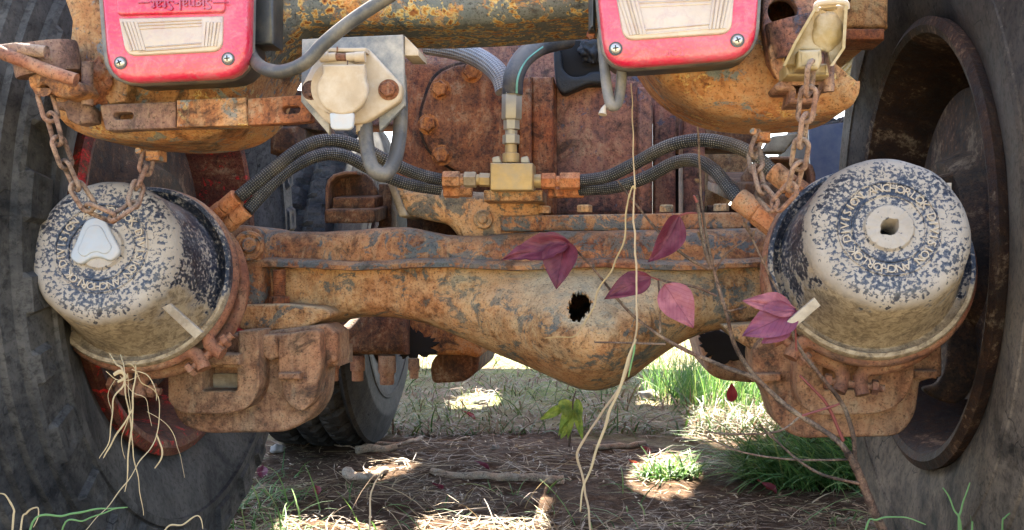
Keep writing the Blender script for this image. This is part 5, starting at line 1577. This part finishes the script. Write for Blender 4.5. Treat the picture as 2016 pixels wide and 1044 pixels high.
# small weed under the differential
wb = G(1120, 880)
weed = empty('small_weed', wb)
wtube('stem', [(1120, 880, wb.y), (1126, 830, wb.y), (1128, 790, wb.y - 0.01), (1134, 770, wb.y)], (0.003, 0.0016), 'twig', weed)
for k, (a, t, w_, mt) in enumerate((((1126, 790), (1100, 868 - 10), 22, 'leaf_green'), ((1128, 795), (1118, 866), 18, 'leaf_green'), ((1132, 800), (1148, 868), 18, 'leaf_green'), ((1110, 800), (1064, 826), 22, 'leaf_green'), ((1112, 785), (1114, 820), 30, 'leaf_green'), ((1136, 785), (1142, 836), 20, 'leaf_green'), ((1120, 835), (1104, 864), 16, 'leaf_green'))):
    leaf('leaf', a, t, w_, wb.y, wb.y - 0.03, mt, weed, 0.3, 0.1, k * 3.1)
tag(weed, 'small weed with drooping yellow green leaves under the differential', 'weed')

# ---------------------------------------------------------------- grass and straw nobody could count
def blades(name, n, place, lenr, wr, mat, seed, lie=0.0, bend=0.6, lean=None):
    rnd = random.Random(seed)
    vs, fs = [], []
    for _ in range(n):
        c = place(rnd)
        if c is None:
            continue
        z0 = ground_h(c[0], c[1])
        L = rnd.uniform(*lenr)
        w = rnd.uniform(*wr)
        az = rnd.uniform(0, 2 * PI)
        if lean is not None and rnd.random() < 0.85:
            az = lean + rnd.gauss(0, 0.5)
        el = max(0.03, rnd.gauss(PI / 2 * (1 - lie), 0.25)) if lie < 0.95 else abs(rnd.gauss(0.05, 0.12))
        d = Vector((math.cos(az), math.sin(az), 0))
        sdv = Vector((-d.y, d.x, 0))
        if rnd.random() < 0.5:
            sdv = (sdv + Vector((0, 0, rnd.uniform(-0.8, 0.8)))).normalized()
        p = Vector((c[0], c[1], z0 + (rnd.uniform(0, 0.012) if lie > 0.9 else -0.003)))
        o = len(vs)
        S = 5
        bd = bend * rnd.uniform(0.4, 1.3)
        kink = rnd.gauss(0, 0.5) if lie > 0.9 else rnd.gauss(0, 0.12)
        for i in range(S + 1):
            t = i / S
            ww = w * (1 - 0.85 * t ** 1.5) * (0.7 + 0.3 * min(1, t * 5))
            vs += [p - sdv * ww, p + sdv * ww]
            e = el - bd * t * (1.6 if lie < 0.9 else 0.15)
            a2 = az + kink * t
            dd = Vector((math.cos(a2) * math.cos(e), math.sin(a2) * math.cos(e), math.sin(e)))
            p = p + dd * (L / S)
            gz = ground_h(p.x, p.y) if lie > 0.9 or p.z < 0.02 else -1
            if p.z < gz + 0.002:
                p.z = gz + 0.002
        for i in range(S):
            fs.append((o + 2 * i, o + 2 * i + 1, o + 2 * i + 3, o + 2 * i + 2))
    me = bpy.data.meshes.new(name)
    me.from_pydata([tuple(v) for v in vs], [], fs)
    finish(me, mat, 180)
    return link(name, me)
MAT['b_straw'] = blade_mat('straw_blades', [(0.0, (0.06, 0.033, 0.015)), (0.4, (0.15, 0.09, 0.042)), (0.7, (0.28, 0.19, 0.09)), (0.88, (0.46, 0.35, 0.19)), (1.0, (0.22, 0.11, 0.06))], 0.15)
MAT['b_green'] = blade_mat('green_blades', [(0.0, (0.035, 0.09, 0.022)), (0.5, (0.08, 0.18, 0.04)), (0.85, (0.16, 0.27, 0.06)), (1.0, (0.34, 0.33, 0.12))], 0.3)
MAT['b_field'] = blade_mat('field_blades', [(0.0, (0.08, 0.044, 0.026)), (0.25, (0.16, 0.098, 0.058)), (0.42, (0.19, 0.13, 0.08)), (0.52, (0.09, 0.12, 0.03)), (1.0, (0.03, 0.075, 0.012))], 0.3)
def in_px(x0, x1, y0, y1, mask=None):
    def f(r):
        g = G(r.uniform(x0, x1), r.uniform(y0, y1))
        if mask and mask(g.x, g.y, r):
            return None
        return (g.x, g.y)
    return f
def patchy(sc, thr, off=0):
    return lambda x, y, r: noise.noise(Vector((x * sc, y * sc, off))) + r.gauss(0, 0.12) < thr
tag(blades('straw_litter', 4200, in_px(440, 1740, 800, 1075, patchy(3.2, 0.05)), (0.03, 0.12), (0.0006, 0.0016), 'b_straw', 1, lie=1.0), 'dry straw litter scattered over the dirt', kind='stuff')
tag(blades('straw_crumbs', 7000, in_px(420, 1760, 780, 1080, patchy(4.5, 0.0, 2)), (0.006, 0.03), (0.0006, 0.0022), 'b_straw', 2, lie=1.0), 'crumbs of straw and chaff on the dirt', kind='stuff')
tag(blades('near_straw', 500, in_px(560, 1120, 985, 1120, patchy(3, -0.1, 4)), (0.05, 0.16), (0.0007, 0.0016), 'b_straw', 3, lie=0.62, bend=0.9), 'tangled straw in the sunny patch at the front', kind='stuff')
def disk(cx, cy, rx, ry):
    def f(r):
        a, q = r.uniform(0, 2 * PI), math.sqrt(r.random())
        return (cx + rx * q * math.cos(a), cy + ry * q * math.sin(a))
    return f
gt = G(1600, 950)
tag(blades('green_grass_tuft', 1700, disk(gt.x + 0.05, gt.y + 0.02, 0.2, 0.12), (0.08, 0.22), (0.0012, 0.0026), 'b_green', 5, lie=0.35, bend=1.0, lean=PI), 'lush green grass tuft leaning left before the right tyre', kind='stuff')
tag(blades('green_sprigs', 700, in_px(480, 1720, 960, 1120, patchy(4, 0.12, 9)), (0.04, 0.13), (0.001, 0.002), 'b_green', 6, lie=0.6, bend=0.8), 'thin green grass among the straw', kind='stuff')
tag(blades('sunlit_weeds', 260, disk(G(1320, 940).x, G(1320, 940).y, 0.07, 0.05), (0.03, 0.08), (0.0015, 0.0035), 'b_green', 8, lie=0.4, bend=0.9), 'sunlit green weeds in the right light patch', kind='stuff')
def field(r):
    y = 2.75 + 12 * r.random() ** 2.2
    x = r.uniform(-0.75, 0.75) * y * 0.9 + 0.1
    if y < 3.1 and r.random() < 0.5 and x < 0.5:
        return None
    return (x, y)
tag(blades('field_grass', 32000, field, (0.04, 0.14), (0.0012, 0.003), 'b_field', 9, lie=0.55, bend=0.9), 'sunlit straw and grass field beyond the truck', kind='stuff')
tag(blades('left_green_grass', 420, in_px(440, 600, 930, 1110, patchy(6, -0.1, 6)), (0.05, 0.14), (0.001, 0.002), 'b_green', 16, lie=0.5, bend=0.9), 'green grass at the foot of the left rear tyre', kind='stuff')
gy_ = G(1440, 800)
tag(blades('bright_grass', 1500, disk(gy_.x + 0.1, gy_.y + 0.2, 0.35, 0.4), (0.08, 0.2), (0.0015, 0.003), 'b_green', 10, lie=0.15, bend=0.5), 'bright backlit grass clump behind the right caliper', kind='stuff')
def near_left(r):
    return (r.uniform(-0.72, -0.32), r.uniform(0.78, 1.08))
tag(blades('near_grass', 420, near_left, (0.06, 0.2), (0.001, 0.002), 'b_straw', 11, lie=0.45, bend=0.9), 'dry grass along the foot of the left tyre', kind='stuff')

# single green blades standing before the right and left tyres
def near_blade(label, pts, w, mat='grass_green'):
    a = pts[0]
    y = a[2]
    base = Vector(((a[0] - CX) / F * y, y, 0))
    root = empty('grass_blade', base)
    gp = (a[0], CY + H / y * F, y)
    ribbon('blade', [gp, ((gp[0] + a[0]) / 2 + 4, (gp[1] + a[1]) / 2, y)] + list(pts), w, mat, root)
    return tag(root, label, 'grass blade')
near_blade('tall green blade before the right tyre leaning left', [(1892, 1044, 0.95), (1880, 1000, 0.95), (1856, 962, 0.95)], 0.0022)
near_blade('tall green blade before the right tyre leaning right', [(1888, 1044, 0.95), (1895, 1000, 0.95), (1912, 952, 0.95)], 0.0026)
near_blade('short green blade right of the leaning pair', [(1914, 1050, 0.95), (1911, 1030, 0.95), (1908, 1014, 0.95)], 0.002)
near_blade('curved green blade near the right picture edge', [(1974, 1050, 0.94), (1978, 1020, 0.94), (1994, 1004, 0.94)], 0.002)
near_blade('arching green blade at the foot of the shrub', [(1706, 1044, 0.94), (1730, 1024, 0.94), (1780, 1017, 0.94), (1822, 1034, 0.94)], 0.002)
near_blade('green tipped blade at the left picture edge', [(24, 1044, 0.9), (25, 1005, 0.9), (12, 975, 0.9), (-6, 972, 0.9)], 0.0022, 'straw')
near_blade('long green blade lying across the left tyre foot', [(60, 1044, 0.9), (130, 1018, 0.9), (200, 1000, 0.9), (250, 998, 0.9)], 0.0022)
near_blade('second green blade crossing the left tyre foot', [(120, 1050, 0.89), (170, 1025, 0.89), (215, 1005, 0.89), (245, 1000, 0.89)], 0.0016)
near_blade('looped straw blade at the left tyre foot', [(40, 1050, 0.9), (55, 1010, 0.9), (75, 1002, 0.9), (78, 1018, 0.9), (66, 1040, 0.9)], 0.0018, 'straw')
near_blade('bent straw blade before the left tyre foot', [(320, 1060, 0.9), (360, 1030, 0.9), (388, 1016, 0.9), (398, 1040, 0.9)], 0.0016, 'straw')
near_blade('upright straw in front of the sunlit patch', [(728, 1010, 0.95), (736, 960, 0.95), (752, 930, 0.95)], 0.0018, 'straw_tan')
